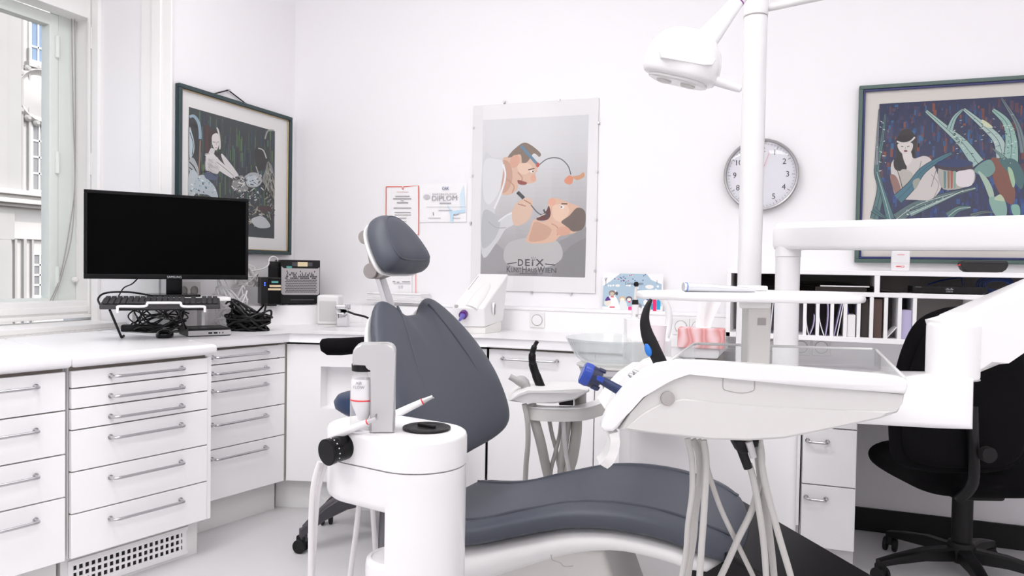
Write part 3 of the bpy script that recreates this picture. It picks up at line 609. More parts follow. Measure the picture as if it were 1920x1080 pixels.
D.blob([(535, 480), (560, 455), (580, 470), (570, 500), (545, 498)], '#d98f72'); D.blob([(575, 462), (610, 455), (632, 440), (636, 462), (600, 480)], '#cf9a76')
D.blob([(270, 640), (300, 590), (350, 568), (374, 590), (366, 660), (330, 700), (282, 708)], '#d8b8a3'); D.line([(300, 600), (340, 612)], 5, '#a87560', 3); D.line([(330, 580), (366, 600)], 5, '#a87560', 3)
D.line([(298, 540), (330, 572)], 18, '#2c2f31', 3); D.line([(366, 605), (395, 640), (425, 660)], 6, '#5a6064')
D.blob([(346, 795), (362, 730), (380, 680), (430, 690), (460, 650), (452, 600), (462, 574), (500, 572), (548, 590), (610, 615), (640, 660), (600, 740), (520, 760), (470, 795)], '#dab49c'); D.blob([(396, 672), (440, 640), (456, 610), (466, 650), (450, 680), (405, 684)], '#5e2a26'); D.ell(472, 590, 19, 20, '#dea48e')
D.blob([(366, 740), (384, 692), (424, 700), (470, 730), (440, 780), (360, 790)], '#c89e88'); D.blob([(480, 610), (540, 604), (560, 640), (520, 690), (480, 670)], '#e5c3ad'); D.line([(470, 700), (500, 720), (500, 760)], 5, '#bb8d77', 6)
D.blob([(520, 690), (560, 660), (600, 620), (640, 640), (634, 720), (580, 740), (540, 710)], '#6d5f56'); D.ell(530, 738, 36, 24, '#d3a28b'); D.ell(524, 616, 12, 9, '#e9e3dd'); D.ell(520, 616, 4, 4, '#2d2b2a'); D.line([(520, 600), (550, 600)], 6, '#4a3a34', 3); D.line([(430, 628), (448, 668)], 9, '#3c4042', 3); D.line([(400, 668), (440, 650)], 4, '#d8d4ce', 3)
D.build('print', t)
for i, (x, y) in enumerate([(945, 191), (1048, 188), (888, 240), (886, 330), (882, 418), (1122, 230), (1119, 322), (1117, 412), (1115, 508), (996, 548), (1070, 551)]):
    c = on(x, y, 1, WY - .012); MB().box(c.x - .005, c.x + .005, WY - .013, WY - .001, c.z - .006, c.z + .006, .001, 1).build('clip', STEEL, t)
def wall_text(s_, x0, x1, y, hgt, m, par, yy=WY - .0105, name='lettering', bold=0.0):
    a, b_ = on(x0, y, 1, yy), on(x1, y, 1, yy); mid = (a + b_) / 2; ob = text(name, s_, hgt, mid, (1, 0, 0), (0, 0, 1), m, par, depth=.0003, bold=bold)
    xsn = [v.co.x for v in ob.data.vertices]; wd_ = max(xsn) - min(xsn); k = abs(b_.x - a.x) / wd_; cx = (max(xsn) + min(xsn)) / 2; tx = mid.x - ROOTLOC[par.name].x
    for v in ob.data.vertices: v.co.x = tx + (v.co.x - cx) * k
    return ob
for ch_, x0, x1 in (('D', 971, 981), ('E', 984.5, 993.5), ('i', 997, 1000), ('X', 1004, 1020)): wall_text(ch_, x0, x1, 493, .050, INK, t, bold=.02)
for ch_, x0, x1, hh_, yy_ in (('K', 950, 957.5, .047, 505.5), ('UNST', 958.5, 977.5, .036, 506.5), ('H', 979, 987.5, .047, 506), ('AUS', 988.5, 1006.5, .036, 507), ('W', 1007.5, 1021.5, .047, 506.5), ('IEN', 1023, 1043, .036, 507.5)): wall_text(ch_, x0, x1, yy_, hh_, INK, t, bold=.012)
wall_text('www.kunsthauswien.com', 974, 1018, 513.5, .009, INK, t)
wall_text('www.kunsthauswien.com', 974, 1018, 512.5, .010, INK, t)
U = Ink(lambda x, y: on(x, y, 1, WY - .0103), (0, -1, 0)); U.line([(951, 495), (969, 492)], 1.6, '#222222', 3); U.line([(1022, 495), (1041, 497)], 1.8, '#222222', 3); U.line([(996, 482), (998, 487), (1000, 481), (1002, 487), (1004, 482)], .9, '#222222', 1); U.line([(997, 488), (1004, 488)], .9, '#222222', 1); U.build('signature_mark', t)
MB().box(P0, P1, WY - .0135, WY - .0118, PZ0, PZ1).build('pane', PGLASS, t)
# --- certificates
def paper(x0, x1, z0, z1, label, name='certificate', y=WY - .004, curl=.012):
    t = thing(name, label, 'certificate', ((x0 + x1) / 2, WY, z0))
    g = [[(x0 + (x1 - x0) * i / 8, y - curl * max(0, (j / 8 - .0)) * 0 - curl * (max(0, i / 8 - .75) * 2) ** 2 * (1 - j / 8), z0 + (z1 - z0) * j / 8) for i in range(9)] for j in range(9)]
    m = MB(); m.sheet(g); q = m.build('sheet', PAPER, t); return t
def lines(ik, rows, col):
    for x0, x1, y, w_ in rows: ik.line([(x0, y), (x1, y)], w_, col, 0)
t = paper(-2.209, -1.993, 1.325, 1.630, 'red bordered white certificate, upper of the two beside the diploma')
I = Ink(lambda x, y: on(x, y, 1, WY - .0085), (0, -1, 0))
I.line([(724, 350), (754, 350), (754.5, 355)], 1.4, '#d9583f', 0); I.line([(756, 355), (756.5, 350), (784.5, 348), (785, 440), (723.5, 446), (724, 350)], 1.4, '#d9583f', 0)
lines(I, [(744, 766, 360, .7)], '#c58a80'); lines(I, [(741, 768, 368, 1.6), (737, 771, 372.5, 1.8), (751, 757, 376.5, 1.2), (744, 765, 380, 2), (738, 771, 390, 1.6), (740, 770, 398.5, 1.1), (740, 771, 403, 1.1), (748, 762, 409, 1.4), (750, 762, 415, 1)], '#9b9a9b')
I.build('print', t)
t = paper(-2.24, -2.028, 1.012, 1.308, 'pale red bordered certificate, lower of the two and partly behind the headrest')
I = Ink(lambda x, y: on(x, y, 1, WY - .0085), (0, -1, 0)); I.line([(779, 460), (779.5, 550), (718, 551)], 1.3, '#e79a90', 0); lines(I, [(736, 741, 528, 1.5), (744, 749, 529, 1.2), (754, 769, 528.5, 1.4), (738, 770, 532, .7)], '#8c8b8e'); lines(I, [(747, 750, 538, 5), (752, 755, 538, 5)], '#c9c7cc'); I.build('print', t)
t = paper(-1.986, -1.697, 1.421, 1.637, 'white diploma with pale blue folds, right of the red certificate'); t['category'] = 'diploma'; t.name = 'diploma'; ROOTLOC['diploma'] = ROOTLOC.get('diploma', t.location.copy())
I = Ink(lambda x, y: on(x, y, 1, WY - .0095), (0, -1, 0)); I.poly([(862, 366), (869, 347), (873, 398), (864, 392)], '#cfe0ea'); I.poly([(838, 382), (847, 396), (872, 393), (872, 398), (850, 402), (849, 417), (845, 417), (843, 396)], '#bcd6e6'); I.ell(800, 369, 6, 4.5, '#c4c1c6')
lines(I, [(799, 873, 388, .6), (822, 848, 394.5, 1.2), (803, 826, 409, 1.0), (848, 863, 409, .9), (824, 846, 381, 1.8)], '#a3a2a6'); I.line([(812, 398), (812.5, 404)], 1.2, '#77767a', 0); I.line([(850, 402), (854, 404), (860, 401)], .8, '#77767a', 3); I.build('print', t)
wall_text('DIPLOM', 810, 857, 372, .040, INKG, t, WY - .0105); wall_text('FORTBILDUNGS', 811, 856, 364, .012, INKG, t, WY - .0105); wall_text('OAK', 829, 842, 353.5, .026, mat('navy_ink', (.04, .06, .2), .6), t, WY - .0105)
# --- wall clock
cc = on(1427, 329, 1, WY); cc.y = WY; CRAD = .169
t = thing('wall_clock', 'round white wall clock with a grey rim behind the lamp pole', 'clock', cc)
CA = V((0, -1, 0))
MB().lathe(cc, CA, [(CRAD - .004, 0), (CRAD, .006), (CRAD, .036), (CRAD - .004, .041), (CRAD - .010, .039), (CRAD - .013, .022)], 72, cap1=False).build('rim', mat('pewter', (.40, .385, .39), .35, .6), t)
MB().lathe(cc, CA, [(CRAD - .012, .010), (CRAD - .012, .022)], 72).build('dial', mat('dial_white', (.70, .70, .75), .55), t)
for k in range(60):
    a_ = 2 * PI * k / 60; d_ = V((math.sin(a_), 0, math.cos(a_))); sdv = V((math.cos(a_), 0, -math.sin(a_))); big = k % 5 == 0; r0, r1, wd_ = CRAD - (.032 if big else .025), CRAD - .018, .0011 if big else .0006
    o_ = cc + CA * .0223
    m = MB(); m.hexa([o_ + d_ * r0 - sdv * wd_, o_ + d_ * r0 + sdv * wd_, o_ + d_ * r1 + sdv * wd_, o_ + d_ * r1 - sdv * wd_] + [q + CA * .0004 for q in (o_ + d_ * r0 - sdv * wd_, o_ + d_ * r0 + sdv * wd_, o_ + d_ * r1 + sdv * wd_, o_ + d_ * r1 - sdv * wd_)])
    m.build('tick', INK, t, smooth=False)
for k in range(1, 13):
    a_ = 2 * PI * k / 12; text('numeral', str(k), .037, cc + CA * .0228 + V((math.sin(a_), 0, math.cos(a_))) * (CRAD - .050), (1, 0, 0), (0, 0, 1), INK, t)
def hand(a_, L_, wd_, h_, m_, name, tail=.02):
    d_ = V((math.sin(a_), 0, math.cos(a_))); sdv = V((math.cos(a_), 0, -math.sin(a_))); o_ = cc + CA * h_
    MB().prism([o_ - d_ * tail - sdv * wd_, o_ - d_ * tail + sdv * wd_, o_ + d_ * L_ + sdv * wd_ * .6, o_ + d_ * L_ - sdv * wd_ * .6], CA * .001).build(name, m_, t)
hand(math.radians(-32), .07, .0035, .025, INK, 'hour_hand'); hand(math.radians(183), .105, .0026, .0265, INK, 'minute_hand'); hand(math.radians(19), .11, .0010, .028, RED, 'second_hand')
MB().lathe(cc, CA, [(CRAD - .011, .033), (CRAD * .8, .037), (CRAD * .5, .041), (CRAD * .2, .043), (.001, .0435)], 48, cap0=False).build('pane', PGLASS, t)

# ================================================================ THINGS ON THE CORNER BENCH
def lookframe(o, ang=0):
    """frame at o: u to the right, v away from the viewer, turned by ang, z up"""
    a = Rw * math.cos(ang) + Fh * math.sin(ang); v_ = Fh * math.cos(ang) - Rw * math.sin(ang); return (V(o), a, v_, UP)
def along(p, q):
    a = (V(q) - V(p)); a.z = 0; L = a.length; a.normalize(); return (V(p), a, V((-a.y, a.x, 0)), UP), L
BZ = TZ1
# monitor
mL, mR = at(157, 436, 3.25), at(466, 451, 3.62)
zt = (at(157, 352, 3.25).z + at(466, 376, 3.62).z) / 2; zb = (at(157, 520, 3.25).z + at(466, 527, 3.62).z) / 2
o_ = V((mL.x, mL.y, zb)); FM, LM = along(o_, mR); HM = zt - zb
RZT = 1.012
t = thing('computer_monitor', 'wide black computer monitor with a dark screen on the white riser', 'monitor', o_ + FM[1] * LM / 2)
bz = MB(); bw, bb = .014, .022
for q in ((0, LM, 0, bb), (0, LM, HM - bw, HM), (0, bw, bb, HM - bw), (LM - bw, LM, bb, HM - bw)): bz.fbox(FM, q[0], q[1], 0, .022, q[2], q[3], .002, 2)
bz.build('bezel', BLKG, t)
MB().fbox(FM, .004, LM - .004, .0225, .04, .004, HM - .004, .008, 2).build('rear_cover', BLK, t)
MB().fbox(FM, bw, LM - bw, .006, .021, bb, HM - bw).build('screen', mat('dark_screen', (.0012, .0011, .0013), .35, spec=.03), t)
text('lettering', 'SAMSUNG', .0135, FM[0] + FM[1] * (LM * .525) + UP * .010 - FM[2] * .0008, FM[1], UP, mat('silver_print', (.5, .5, .52), .5), t)
MB().fbox(FM, LM * .48, LM * .58, .026, .046, RZT - zb + .012, .02, .004).build('stand_neck', BLKG, t)
MB().fbox(FM, LM * .38, LM * .68, -.04, .17, RZT - zb, RZT - zb + .012, .004).build('stand_base', BLKG, t)
# riser
ro = V((o_.x, o_.y, BZ)); FRs = (ro, FM[1], FM[2], UP)
t = thing('monitor_riser', 'white monitor riser board on end panels under the black monitor', 'riser', ro + FM[1] * .3)
MB().fbox(FRs, .10, .60, -.07, .24, RZT - BZ - .018, RZT - BZ, .003).build('top_board', TRIM, t)
for u in (.20, .50): MB().fbox(FRs, u, u + .014, .10, .23, 0, RZT - BZ - .0185).build('end_panel', TRIM, t)
# keyboard on its stand
kf = at(186, 581, 2.95); kr = at(413, 579, 3.12); FK2, LKb = along(V((kf.x, kf.y, (kf.z + kr.z) / 2)), kr)
tl = math.radians(9); kv = FK2[2] * math.cos(tl) + UP * math.sin(tl); kz = UP * math.cos(tl) - FK2[2] * math.sin(tl)
FKB = (FK2[0], FK2[1], kv, kz)
t = thing('keyboard_stand', 'black stand with a white wire front rail holding the keyboard', 'stand', V((kf.x, kf.y, BZ)) + FK2[1] * LKb / 2)
MB().fbox(FKB, .06, LKb - .06, .005, .15, -.006, -.001).build('tray', BLK2, t)
for u, du, dv_ in ((.035, .03, .13), (LKb - .16, .03, .24)):
    p_ = FK2[0] + FK2[1] * u + kv * .02 - kz * .006; q_ = V((p_.x, p_.y, BZ + .004)) + FK2[1] * du + FK2[2] * dv_
    MB().tube([p_, q_], .005, 8).build('strut', BLK, t); MB().tube([q_, q_ + FK2[2] * .09 - UP * .001], .005, 8).build('foot_bar', BLK, t)
qk = lambda u, z: FK2[0] + FK2[1] * (LKb * u) - FK2[2] * .012 + UP * z
MB().tube(cr([qk(.147, -.012), qk(.147, .006), qk(.165, .013), qk(.36, .013), qk(.385, .026), qk(.40, .027), qk(.63, .027), qk(.66, .026), qk(.685, .012), qk(.85, .011), qk(.866, .004), qk(.866, -.012)], 4), .0055, 10).build('wire_rail', WPL, t)
t = thing('keyboard', 'black keyboard propped on the wire stand below the monitor', 'keyboard', FK2[0] + FK2[1] * LKb / 2)
MB().fbox(FKB, 0, LKb, 0, .155, 0, .018, .004).build('case', mat('keyboard_case', (.035, .033, .036), .5), t)
m = MB()
for r in range(6):
    n_ = 20; y0 = .012 + r * .0225
    for k in range(n_):
        if k in (14, 16) and r != 0: continue
        if r == 0 and 4 <= k <= 8: continue
        u0 = .008 + k * (LKb - .016) / n_; m.fbox(FKB, u0 + .001, u0 + (LKb - .016) / n_ - .002, y0, y0 + .018, .0181, .027, .002, 1)
    if r == 0: m.fbox(FKB, .008 + 4 * (LKb - .016) / n_, .006 + 9 * (LKb - .016) / n_, y0, y0 + .018, .0181, .027, .002, 1)
stuff(m.build('keys', mat('key_plastic', (.022, .021, .024), .55), t))
# mouse, power block, mini computer
def tangle(name, c, rx, ry, rz, n, r, m, label, seed, loops=7, floor=None):
    rnd = random.Random(seed); b_ = MB(); c = V(c)
    for k in range(n):
        pts = []; ph = rnd.uniform(0, 6); ax = rnd.uniform(.55, 1.0); ay = rnd.uniform(.4, 1.0); zz = rnd.uniform(.1, .9); tw = rnd.uniform(-.9, .9); wq = rnd.uniform(0, 6)
        for j in range(loops + 1):
            a_ = ph + 2 * PI * j / loops * rnd.choice((1, 1, 1.08))
            pts.append(c + Rw * (rx * ax * math.cos(a_) * rnd.uniform(.75, 1.1)) + Fh * (ry * ay * math.sin(a_)) + UP * max(r, rz * (zz + tw * math.sin(a_ + wq) + rnd.uniform(-.25, .25))))
        b_.tube(cr(pts, 6), r, 6)
    return tag(stuff(b_.build(name, m, loc=c)), label, 'cables')
mo = on(307, 634, 2, BZ); t = thing('computer_mouse', 'black computer mouse standing on the bench left of the mini computer', 'mouse', mo)
m = MB(); Fmo = lookframe(mo, .3); rs = []
for z, k in ((0, .92), (.006, 1.0), (.016, 1.0), (.026, .88), (.033, .62), (.036, .25)): rs.append([Fmo[0] + Fmo[1] * (.034 * k * math.copysign(abs(math.cos(q)) ** .8, math.cos(q))) + Fmo[2] * (.03 + .052 * k * math.copysign(abs(math.sin(q)) ** .85, math.sin(q))) + UP * z for q in [2 * PI * i / 24 for i in range(24)]])
m.rings(rs).build('shell', BLKG, t); MB().lathe(Fmo[0] + Fmo[2] * .003 + UP * .026, Fmo[1], [(.006, -.003), (.007, 0), (.006, .003)], 14).build('scroll_wheel', DGR, t)
pb = on(226, 622, 2, BZ); tag(MB().fbox(lookframe(pb, .35), 0, .17, 0, .06, 0, .03, .006).build('power_strip', BLK2, loc=pb), 'flat black power strip lying under the keyboard by the window grille', 'power strip')
pl_, pr_ = on(353, 632, 2, BZ), on(433, 629, 2, BZ); FP, LP = along(pl_, pr_)
t = thing('mini_computer', 'flat black mini computer with a silver front on the bench', 'computer', pl_ + FP[1] * LP / 2)
MB().fbox(FP, 0, LP, .005, .175, 0, .035, .003).build('case', BLK, t); MB().fbox(FP, 0, LP, -.002, .0045, .004, .026, .002).build('front_panel', SILV, t)
for u, wd_ in ((.46, .016), (.585, .016), (.715, .004), (.79, .004)): MB().fbox(FP, LP * u, LP * u + wd_, -.003, -.0018, .011, .018).build('port', BLK, t)
MB().fbox(FP, .02, .045, .03, .034, .0345, .0356).build('badge', SILV, t); MB().fbox(FP, .06, .085, .03, .034, .0345, .0356).build('badge', SILV, t)
tangle('cable_tangle', on(300, 622, 2, BZ), .15, .08, .10, 14, .0034, BLK, 'tangle of thin black cables under the keyboard stand', 5)
tangle('cable_bundle', on(464, 620, 2, BZ), .115, .075, .10, 18, .0052, BLK, 'thick coiled bundle of black cables beside the mini computer', 11)
cwp = at(432, 575, 3.74); cwp.z = BZ; tangle('white_cables', cwp, .10, .07, .17, 10, .0045, WPL, 'tangle of white cables behind the monitor right edge', 21)
cg = at(490, 520, 4.0); cg.z = LZ + .10; tangle('grey_cables', cg + Rw * -.08, .07, .06, .12, 6, .004, LPL, 'loops of pale grey cable behind the black storage box', 23)
tag(MB().tube(cr([at(190, 575, 2.97), at(184, 560, 3.0), at(200, 549, 3.05), at(245, 548, 3.1), at(292, 556, 3.2)], 6), .004, 8).build('keyboard_cable', BLK, loc=at(190, 575, 2.97)), 'black keyboard cable looping over the left end of the keyboard', 'cable')
tag(MB().tube(cr([at(222, 556, 3.2), at(232, 540, 3.25), at(248, 532, 3.3), at(260, 520, 3.36)], 6), .0028, 8).build('thin_cable', BLK, loc=at(222, 556, 3.2)), 'thin black cable hanging below the left part of the monitor', 'cable')
pbx = at(448, 575, 3.66); pbx.z = BZ; tag(MB().fbox(lookframe(pbx, -.2), -.05, .05, 0, .09, 0, .06, .006).build('power_adapter', BLK2, loc=pbx), 'black power adapter block among the cables right of the keyboard', 'power adapter')
sp = on(352, 545, 0, WX + .004); t = thing('socket_panel', 'pale grey double wall socket behind the monitor stand', 'socket', (WX, sp.y, sp.z - .04))
MB().box(WX, WX + .012, sp.y - .08, sp.y + .08, sp.z - .045, sp.z + .045, .004).build('plate', LPL, t)
for dy in (-.035, .035): MB().lathe(V((WX + .012, sp.y + dy, sp.z)), (1, 0, 0), [(.024, 0), (.024, .004), (.020, .004), (.019, .001)], 20).build('socket', GPL, t)
# server, storage box, black box, speaker, tap
so = at(526, 545, 4.03); sr = at(600, 545, 4.12); so.z = LZ; FS, LS = along(so, sr); HS = .245
t = thing('file_server', 'black server cube with a perforated silver front on the corner ledge', 'server', so + FS[1] * LS / 2)
MB().fbox(FS, 0, LS, 0, .23, .006, HS, .004).build('case', BLK, t)
for u in (.02, LS - .04): MB().fbox(FS, u, u + .02, .01, .03, 0, .006).build('foot', DGR, t)
zt_, zb_ = HS * .80, HS * .22
fpn = MB(); qs = lambda u, z, d: FS[0] + FS[1] * u + UP * z + FS[2] * d
lp = [(.012, zb_), (LS - .012, zb_), (LS - .004, zb_ + .012), (LS - .004, zt_ + .012), (LS - .014, zt_ + .002), (.014, zt_ + .002), (.002, zt_ + .014), (.002, zb_ + .012)]
fpn.prism([qs(u, z, -.006) for u, z in lp], FS[2] * .006, .001, 1).build('front_panel', mat('server_silver', (.42, .40, .41), .4, .5), t)
hm = MB(); rnd = random.Random(2)
for r in range(13):
    for k in range(26):
        z = zb_ + .014 + r * .0092; u = .024 + k * (LS - .048) / 25.5 + (.0035 if r % 2 else 0)
        if r > 7 and rnd.random() < (r - 7) * .17: continue
        hm.fbox(FS, u, u + .0045, -.0064, -.0059, z, z + (.0055 if r < 8 else .008))
stuff(hm.build('perforation', BLK, t, smooth=False))
MB().fbox(FS, LS * .28, LS * .80, -.003, 0, HS * .86, HS * .95, .001, 1).build('drive_slot', DGR, t)
MB().fbox(FS, LS * .42, LS * .67, -.0045, -.0031, HS * .855, HS * .955).build('label_sticker', mat('cream_label', (.68, .56, .36), .7), t)
MB().fbox(FS, .03, .058, -.0015, -.0001, HS * .815, HS * .86).build('label_sticker', mat('teal_label', (.10, .36, .33), .7), t)
MB().fbox(FS, LS * .25, LS * .85, -.004, 0, HS * .10, HS * .125, .001, 1).build('eject_bar', DGR, t)
no = at(490, 545, 3.86); no.z = LZ; nr_ = at(527, 545, 3.9); FN, LN = along(no, nr_)
t = thing('storage_box', 'small black network storage box with blue lights and paper labels', 'storage box', no + FN[1] * LN / 2)
MB().fbox(FN, 0, LN, 0, .19, .008, .150, .003).build('case', BLK, t); MB().fbox(FN, LN * .35, LN, -.006, 0, .012, .146, .002).build('drive_door', BLKG, t)
for u in (.01, LN - .02): MB().fbox(FN, u, u + .012, .004, .02, 0, .008).build('foot', SILV, t)
for z in (.118, .107): MB().fbox(FN, LN * .14, LN * .20, -.0012, 0, z, z + .006).build('status_light', emit_mat('blue_led', '#3050ff', 4) if 'blue_led' not in MATS else MATS['blue_led'], t)
for z0, z1, u0 in ((.100, .112, .40), (.084, .094, .33)): MB().fbox(FN, LN * u0, LN * .98, -.0075, -.0061, z0, z1).build('label_sticker', MATS['cream_label'], t)
MB().fbox(FN, LN * .50, LN * .85, -.0075, -.0061, .122, .132).build('label_sticker', MATS['teal_label'], t)
po = at(503, 545, 4.08); po.z = LZ; prr = at(523, 545, 4.1); FPh, LPh = along(po, prr)
t = thing('tall_black_box', 'slim tall black box standing behind the storage box', 'box', po + FPh[1] * LPh / 2)
MB().fbox(FPh, 0, LPh, 0, .05, 0, .235, .004).build('case', BLK, t); MB().fbox(FPh, .006, LPh - .006, -.002, 0, .12, .20, .001, 1).build('panel', BLKG, t)
tag(MB().tube(cr([at(522, 492, 4.12), at(519, 484, 4.12), at(511, 481, 4.1), at(505, 486, 4.09), at(503, 497, 4.07), at(490, 505, 4.05), at(466, 508, 3.98)], 6), .004, 8).build('white_cable', WPL, loc=at(511, 481, 4.1)), 'white cable arching over the slim tall black box', 'cable')
spo = at(593, 600, 3.97); spo.z = BZ; spr = at(635, 600, 3.97); FSp, LSp = along(spo, spr)
t = thing('loudspeaker', 'white rounded loudspeaker on the corner worktop beside the tap', 'speaker', spo + FSp[1] * LSp / 2)
MB().fbox(FSp, 0, LSp, 0, .115, .004, .162, .014, 4).build('body', WPL2, t); MB().fbox(FSp, .006, LSp - .006, -.001, .11, .014, .138, .012, 4).build('grille', mat('speaker_mesh', (.58, .575, .575), .7, bump=.5, bscale=1500), t); MB().fbox(FSp, .006, LSp - .006, .006, .108, 0, .004).build('foot', LPL, t)
tp = on(641, 613, 2, BZ); FT = lookframe(tp, 0.0)
t = thing('tap', 'chrome mixer tap on the corner worktop beside the loudspeaker', 'tap', tp)
MB().fbox(FT, -.028, .028, 0, .055, 0, .062, .003).build('body', mat('satin_chrome', (.66, .66, .68), .25, .9), t)
MB().fbox(FT, -.018, .022, -.05, .05, .062, .078, .005).build('spout', CHROME, t); MB().cyl(FT[0] + UP * .05 - Fh * .045, FT[0] + UP * .072 - Fh * .045, .011, n=18).build('aerator', CHROME, t)
MB().fbox((FT[0] + UP * .08 + FT[2] * .03, FT[1], (FT[2] * .9 - UP * .2).normalized(), UP), -.03, .026, -.06, .02, 0, .022, .006).build('lever', CHROME, t)
for k in range(2): MB().cyl(FT[0] + Rw * (.012 + .016 * k) + UP * .09 + FT[2] * .05, FT[0] + Rw * (.012 + .016 * k) + UP * .115 + FT[2] * .05, .006, n=12).build('knob', CHROME, t)
tag(MB().tube(cr([at(652, 584, 3.9), at(665, 589, 3.9), at(685, 594, 3.88), at(700, 602, 3.85), at(720, 612, 3.8)], 6), .0055, 8).build('power_cable', BLK, loc=at(652, 584, 3.9)), 'black power cable running right from the tap behind the chair', 'cable')
# paper stack on the ledge, dispensing machine, card, wall sockets
psn = V((-2.12, 3.665, LZ + .019)); rnd = random.Random(8)
for k in range(8):
    dx, dy = rnd.uniform(-.008, .008), rnd.uniform(-.004, .004)
    c_ = psn + V((.02 + dx, dy, k * .0065)); o2 = MB().box(c_.x - .14, c_.x + .20, c_.y - .045, c_.y + .075, c_.z, c_.z + .0058, .001, 1).build('paper_pad', PAPER, loc=c_)
    tag(o2, 'pad of white paper in the low stack on the wall ledge behind the headrest stem', 'paper pad', 'paper pads stacked on the wall ledge')
dp = at(848, 622, 3.62); dp.z = BZ; dxv = Rw * .155; dyv = (Fh * .19 + Rw * .115)
t = thing('dispensing_machine', 'white slope topped dispensing machine with a purple nozzle on the back worktop', 'dispenser', dp + dxv * .5)
z0, z1 = BZ + .125, BZ + .292
bt = dp
loop = lambda dz0: None
def mixp(u, v_, z): return V((dp.x, dp.y, 0)) + dxv * u + dyv * v_ + UP * z
MB().hexa([mixp(0, .02, BZ + .032), mixp(1, .02, BZ + .032), mixp(1.0, .78, BZ + .055), mixp(0, .78, BZ + .055), mixp(0, -.02, z0), mixp(1, -.02, z0), mixp(1, .98, z1), mixp(0, .98, z1)], .006, 2).build('body', WPL2, t)
MB().hexa([mixp(.02, .05, BZ), mixp(1.0, .05, BZ), mixp(1.0, .70, BZ), mixp(.02, .70, BZ), mixp(.02, .05, BZ + .0315), mixp(1.0, .05, BZ + .0315), mixp(1.0, .70, BZ + .0545), mixp(.02, .70, BZ + .0545)], .003, 1).build('base', mat('warm_white_plastic', (.74, .73, .70), .5), t)
upn = (mixp(0, 1, z1) - mixp(0, 0, z0)).normalized(); nrm = dxv.normalized().cross(upn).normalized()
nrm = nrm if nrm.z > 0 else -nrm
cvp = [mixp(.62, .02, z0) + nrm * .0, mixp(.62, .30, z0 + .05), mixp(.62, .60, z0 + .1)]
MB().lathe(mixp(.58, .0, z0 + .0015), upn, [(.032, 0), (.032, .10), (.022, .17), (.004, .20)], 20, sx=.35, xdir=nrm).build('cover_bulge', WPL2, t)
nz = mixp(.38, -.02, BZ + .098); nd = (-Fh * .9 - Rw * .2 - UP * .35).normalized()
MB().cyl(nz, nz + nd * .028, .021, bevel=.004, n=24).build('nozzle_collar', mat('purple_plastic', (.10, .012, .17), .3), t); MB().tube([nz + nd * .028, nz + nd * .05, nz + nd * .08], [.014, .009, .006], 14).build('nozzle_tip', mat('violet_plastic', (.12, .10, .42), .3), t)
MB().lathe(mixp(1.0, .42, BZ + .115), dxv.normalized(), [(.030, -.01), (.030, .0015)], 24, sx=.75, xdir=upn).build('handwheel_recess', DGR, t)
MB().lathe(mixp(1.0, .40, BZ + .115), dxv.normalized(), [(.040, -.01), (.040, .0008)], 28, sx=.72, xdir=upn).build('recess_rim', WPL, t)
MB().lathe(mixp(.10, .02, z0 + .006), nrm, [(.010, 0), (.010, .003), (.006, .004)], 16).build('button', GPL, t)
for v0, v1 in ((.50, .90),): MB().hexa([mixp(.06, v0, z0 + (z1 - z0) * v0) + nrm * .001, mixp(.085, v0, z0 + (z1 - z0) * v0) + nrm * .001, mixp(.085, v1, z0 + (z1 - z0) * v1) + nrm * .001, mixp(.06, v1, z0 + (z1 - z0) * v1) + nrm * .001] + [mixp(a_, v_, z0 + (z1 - z0) * v_) + nrm * .0028 for a_, v_ in ((.06, v0), (.085, v0), (.085, v1), (.06, v1))]).build('display_slot', GPL, t)
def wall_socket(px, py, y, label, big=.042):
    c_ = on(px, py, 1, y); c_.y = y
    t = thing('wall_socket', label, 'socket', c_)
    MB().box(c_.x - .040, c_.x + .040, y - .008, y, c_.z - .040, c_.z + .040, .004).build('plate', WPL2, t)
    MB().lathe(c_ - V((0, .008, 0)), (0, -1, 0), [(.0285, .0005), (.0285, .0025), (.0275, .0025), (.0275, .0005)], 32).build('ring', GPL, t); MB().lathe(c_ - V((0, .008, 0)), (0, -1, 0), [(.0265, 0), (.0265, .003), (.022, .004)], 32).build('insert', WPL, t)
wall_socket(1008, 600, LY, 'round white wall socket between the dispensing machine and the glass bowl')
wall_socket(1277, 612, LY, 'round white wall socket above the pink tissue box')
wall_socket(1309, 613, LY, 'white wall socket half hidden behind the white tissue')
# greeting card propped on the ledge
cx0, cx1 = on(1130, 550, 1, 3.715).x, on(1243, 550, 1, 3.715).x; cz0, cz1 = LZ + .018, on(1190, 513, 1, 3.715).z
t = thing('event_card', 'pale blue illustrated card with small figures leaning on the wall ledge', 'card', ((cx0 + cx1) / 2, 3.715, cz0))
MB().box(cx0, cx1, 3.715, 3.718, cz0, cz1).build('board', PAPER, t)
G = Ink(lambda x, y: on(1100 + x * 300 / 1705, 490 + y * 300 / 1705, 1, 3.7147), (0, -1, 0))
G.poly([(176, 262), (250, 215), (300, 175), (360, 130), (640, 135), (690, 200), (800, 245), (795, 520), (165, 520)], '#a9bfce')
G.poly([(165, 480), (795, 480), (795, 530), (165, 530)], '#e9e9eb')
rnd = random.Random(4)
for k in range(22): x, y = rnd.uniform(280, 690), rnd.uniform(140, 215); G.ell(x, y, 7, 6, rnd.choice(['#d8367c', '#3f3a86', '#4a4f7c', '#d6cfc0', '#5b4f9a']), 0, 8)
for k in range(16): x, y = rnd.uniform(200, 760), rnd.uniform(250, 400); G.ell(x, y, rnd.uniform(8, 16), rnd.uniform(8, 14), '#eceef1', 0, 12)
G.ell(330, 258, 26, 14, '#e8e6e2'); G.ell(670, 272, 46, 22, '#e8e6e2')
